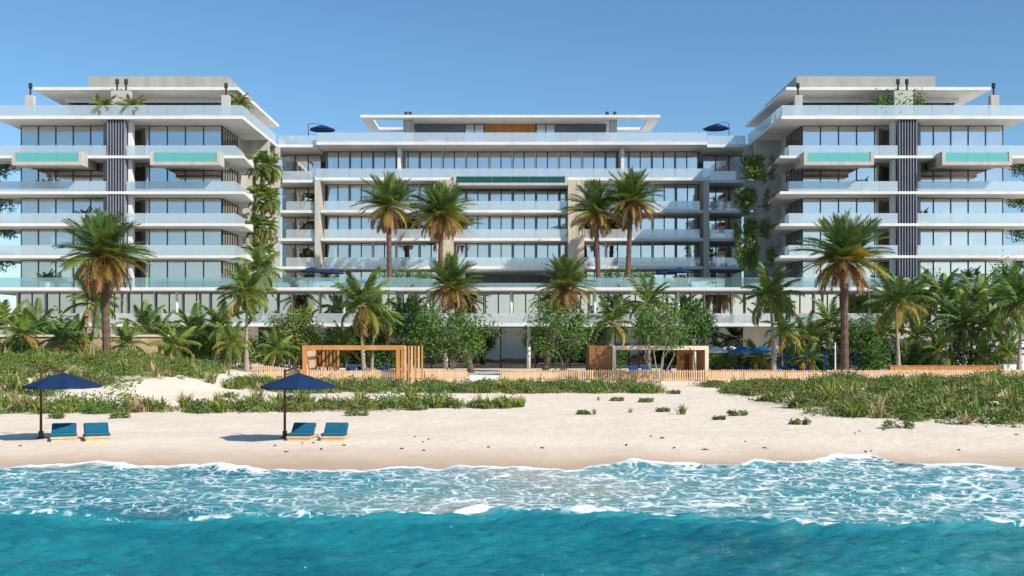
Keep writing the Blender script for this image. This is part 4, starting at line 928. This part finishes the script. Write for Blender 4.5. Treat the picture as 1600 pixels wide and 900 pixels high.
cantilever((P(481,224,12.0).x,142.0,29.4),'navy umbrella on the roof terrace beside the plant-hung wing','roof terrace umbrellas',sc_=1.15,rz=R(80))
cantilever((P(1140,224,12.0).x,142.0,29.4),'navy umbrella on the roof terrace beside the ivy-hung wing','roof terrace umbrellas',sc_=1.15,rz=R(-100))
q = MB(); q.tube([(0,0,0),(0,0,2.75)], .035, 8); PP = q.mesh('pole','wood_dark')
def parasol(px, py, s, zb, label, group, mat, sc_=1.0):
    U = thing('parasol', label, 'umbrella', ((px-800)/s, FPX/s, zb), group, random.uniform(0,.4), sc_)
    child('base', UB, U); child('pole', PP, U); cp = child('canopy', CM[mat], U, Matrix.Translation((0,0,2.2)))
    for k in range(8): child('rib', UR, cp, Matrix.Translation((0,0,.47)) @ Matrix.Rotation(k*math.pi/4-math.pi/2,4,'Z'))
for a in [(1118,548,16.4,1.13,'white parasol nearest the cabana','white_canvas'),(1160,548,16.7,1.13,'bright blue parasol between the cabana and the pale palm trunk','blue_canvas'),(1190,548,16.0,1.13,'blue parasol beside the pale palm trunk','blue_canvas'),(1140,550,15.5,1.13,'white parasol partly behind the bright blue one','white_canvas')]:
    parasol(*a[:5],'parasols in the pool garden',a[5])
for a in [(488,420,13.3,'navy parasol on the podium deck by the plant-hung wing'),(519,424,13.0,'second navy parasol on the podium deck, closer to the hedge'),(1062,418,13.2,'navy parasol on the podium deck by the ivy-hung wing'),(1040,426,12.9,'second navy parasol on the podium deck, closer to the paired palms')]:
    parasol(a[0],a[1],a[2],10.28,a[3],'parasols on the podium deck','navy_canvas')

# ------------------------------------------------------------------ loungers
def rbox(q, x0,x1,y0,y1,z0,z1,b=.03):           # box with chamfered upright and top edges
    pts=[(x0+b,y0),(x1-b,y0),(x1,y0+b),(x1,y1-b),(x1-b,y1),(x0+b,y1),(x0,y1-b),(x0,y0+b)]
    ins=[(x0+2*b,y0+b),(x1-2*b,y0+b),(x1-b,y0+2*b),(x1-b,y1-2*b),(x1-2*b,y1-b),(x0+2*b,y1-b),(x0+b,y1-2*b),(x0+b,y0+2*b)]
    V=[(x,y,z0) for x,y in pts]+[(x,y,z1-b) for x,y in pts]+[(x,y,z1) for x,y in ins]
    F=[tuple(range(8))[::-1]]+[(i,(i+1)%8,8+(i+1)%8,8+i) for i in range(8)]+[(8+i,8+(i+1)%8,16+(i+1)%8,16+i) for i in range(8)]+[tuple(range(16,24))]
    q.add(V,F)
LW=1.0
q=MB(); rbox(q,-LW/2,LW/2,0,1.35,.09,.17,.012); LB_=q.mesh('base_frame','wood_pale')
q=MB(); rbox(q,-LW/2+.03,LW/2-.03,.03,1.3,-.03,.085,.012); LP=q.mesh('plinth','wood_pale')
q=MB(); rbox(q,-LW/2+.02,LW/2-.02,.03,.72,.172,.29,.035); LS=q.mesh('seat_cushion','teal_fabric')
q=MB(); rbox(q,-LW/2+.03,LW/2-.03,0,.60,0,.11,.035); LK=q.mesh('back_cushion','teal_fabric')
q=MB(); q.tube([(-LW/2+.03,.04,.285),(LW/2-.03,.04,.285)],.016,6); LPi=q.mesh('piping','teal_piping')
q=MB(); q.box(-LW/2+.02,LW/2-.02,0,.62,-.03,-.003); LF=q.mesh('back_frame','wood_pale')
q=MB(); q.tube([(0,1.0,.17),(0,1.12,.44)],.02,5); LSu=q.mesh('back_support','wood_pale')
def lounger(loc, rz, label, group, name='beach_lounger', blue=False):
    U = thing(name, label, 'lounger', loc, group, rz)
    bk = Matrix.Translation((0,.66,.21)) @ Matrix.Rotation(R(40),4,'X')
    child('base_frame',LB_,U); child('plinth',LP,U); child('back_frame',LF,U,bk); child('back_support',LSu,U)
    s_ = child('seat_cushion',BS if blue else LS,U); child('back_cushion',BK if blue else LK,U,bk)
    if not blue: child('piping',LPi,s_)
q=MB(); rbox(q,-LW/2+.02,LW/2-.02,.03,.72,.172,.32,.035); BS=q.mesh('seat_cushion','blue_fabric')
q=MB(); rbox(q,-LW/2+.03,LW/2-.03,0,.72,0,.14,.035); BK=q.mesh('back_cushion','blue_fabric')
GL='teal loungers on the beach'
for px,py,rz,l in [(99.5,690,R(21),'teal beach lounger closest to the edge umbrella pole'),(153,689.5,R(25),'teal beach lounger of the first pair, farther from its umbrella pole'),(466,689.5,R(-4),'teal beach lounger beside the second umbrella pole'),(519,689.5,R(-2),'teal beach lounger of the second pair, farther from its umbrella pole')]:
    p=sandpt(px,py); lounger((p[0],p[1],p[2]+.02),rz,l,GL)
BLs=[(402,16.4),(424,16.2),(446,16.3),(482,16.2),(545,16.1),(562,16.3),(600,16.1),(992,15.9),(1014,16.0),(1042,15.9),(1122,16.2),(1146,16.0),(1168,16.2),(1226,16.1),(1246,16.3),(1268,16.2)]
for i,(px,s) in enumerate(BLs):
    lounger(((px-800)/s,FPX/s,1.13),R(random.uniform(-12,12)),'blue garden lounger behind the picket fences, %s of the row'%ORD[i],'blue loungers in the pool garden','garden_lounger',True)

# ------------------------------------------------------------------ other garden things
GW = thing('garden_wall','beige stone garden wall with orange timber panels behind the dune palms','wall',(-43,101,1.0))
for i in range(11):
    for k in range(6): 
        ln=2.0; o=.5*(k%2); bx('stone_block', -55+i*ln+o+.015, -55+(i+1)*ln+o, 101+random.uniform(-.02,.02), 101.5, 1.0+k*.62, 1.0+(k+1)*.62-.02, 'stone_wall', GW)
bx('coping', -55.2, -32, 100.85, 101.65, 4.73, 4.93, 'cream_render', GW)
for x in (-52,-46.8,-41.5): bx('timber_panel', x, x+2.6, 100.9, 100.97, 1.2, 4.2, 'wood_orange', GW)
WW = thing('white_wall','white garden wall beside the last coconut palm','wall',(46.5,100,1.1))
bx('wall_body', 47.2, 56, 110, 110.4, 1.1, 4.4, 'white_paint', WW); bx('coping', 47.1, 56.1, 109.9, 110.5, 4.4, 4.55, 'concrete', WW); bx('bench', 46.8, 50, 103.5, 104.6, 1.1, 2.1, 'white_paint', WW)
PS = thing('pool_screen','long low blue glass pool screen behind the garden hedge','glass screen',(33,111,1.1))
for i in range(8): bx('glass_panel', 27+i*2.0, 27+(i+1)*2.0-.03, 111, 111.05, 1.9, 3.1, 'screen_blue', PS); bx('panel_post', 27+i*2.0-.03, 27+i*2.0+.0, 110.97, 111.08, 1.1, 3.15, 'white_paint', PS)
FR = thing('blue_frame','blue post frame with hanging canvas beside the white pole','frame',(29.2,104,1.1))
for x in (28.1,30.1): bx('post', x-.05, x+.05, 103.9, 104.0, 1.1, 3.2, 'navy_canvas', FR)
bx('beam', 28.02, 30.18, 103.88, 104.08, 3.2, 3.27, 'navy_canvas', FR); bx('hanging', 29.75, 30.0, 103.97, 103.99, 1.5, 3.19, 'navy_canvas', FR)
q=MB(); q.tube([(0,0,0),(0,0,3.0)],[.07,.06],8); q.tube([(0,0,3.0),(0,0,3.05)],[.09,.05],8)
tag(link('white_pole',q.mesh('white_pole','white_paint'),None,Matrix.Translation((30.6,103,1.12))),'slim white pole between the blue frame and tall date palm','pole')
# pots and furniture on the decks
def pot(x,y,z,sc_,label,leafy):
    U=thing('potted_plant',label,'plant',(x,y,z),'potted plants on the hotel terraces')
    q=MB(); q.tube([(0,0,0),(0,0,.5*sc_),(0,0,.55*sc_)],[.22*sc_,.32*sc_,.34*sc_],10); child('pot',q.mesh('pot','white_paint'),U)
    for i in range(14):
        child('frond',FC['frond_green'][i%3],U,Matrix.Translation((0,0,.5*sc_)) @ Matrix.Rotation(i*2.4,4,'Z') @ Matrix.Rotation(-R(80-i*4.5),4,'Y') @ Matrix.Scale(1.25*sc_,4))
for a in [(-45.0+.1,123.4,10.3,1.0,'cactus-like potted plant on the podium deck near the shaded louvres',0),(-52.8,123.6,10.3,1.3,'tall potted plant on the podium deck at the shaded outer bay',0),(52.6,123.8,10.3,1.5,'tall potted palm on the podium deck at the sunlit outer bay',0),(40.0,123.8,21.0,1.2,'potted palm behind the pool-storey railing of the ivy-hung wing',0),(-48.6,123.8,17.43,1.3,'potted palm on a balcony of the plant-hung wing',0),(-53.0,123.8,21.0,1.2,'potted palm under the outer plunge pool of the shaded wing',0),(46.8,123.8,17.43,1.2,'potted palm beside the louvres of the ivy-hung wing',0)]: pot(*a)
def sofa(x,y,z,label,rz=0):
    U=thing('terrace_sofa',label,'sofa',(x,y,z),'white sofas on the terraces',rz)
    q=MB(); rbox(q,-.95,.95,-.42,.42,.12,.42,.04); child('seat',q.mesh('seat','white_canvas'),U)
    q=MB(); rbox(q,-.95,.95,.42,.62,.12,.82,.04); child('backrest',q.mesh('backrest','white_canvas'),U)
    for sx in (-1,1):
        q=MB(); rbox(q,sx*1.05-.1,sx*1.05+.1,-.42,.62,.12,.62,.03); child('armrest',q.mesh('armrest','white_canvas'),U)
        for sy in (-.35,.5):
            q=MB(); q.tube([(sx*.95,sy,0),(sx*.95,sy,.14)],.035,6); child('leg',q.mesh('leg','frame_metal'),U)
for i,(x,y,z) in enumerate([(-52.5,124,29.4),(-36,124,29.4),(36,124,29.4),(50,124,29.4)]): sofa(x,y,z,'white sofa on the wing roof terraces, %s across the picture'%ORD[i])
for i,(x,y,z) in enumerate([(-20.5,140.6,29.6),(-10,140.6,29.6),(9.5,140.6,29.6),(19,140.6,29.6)]): sofa(x,y,z,'white sofa on the central roof terrace, %s across the picture'%ORD[i])
for i,(x,y,z) in enumerate([(-21.5,124,10.28),(21.5,124,10.28),(-27,126,10.28)]): sofa(x,y,z,'white sofa on the podium deck, %s across the picture'%ORD[i])
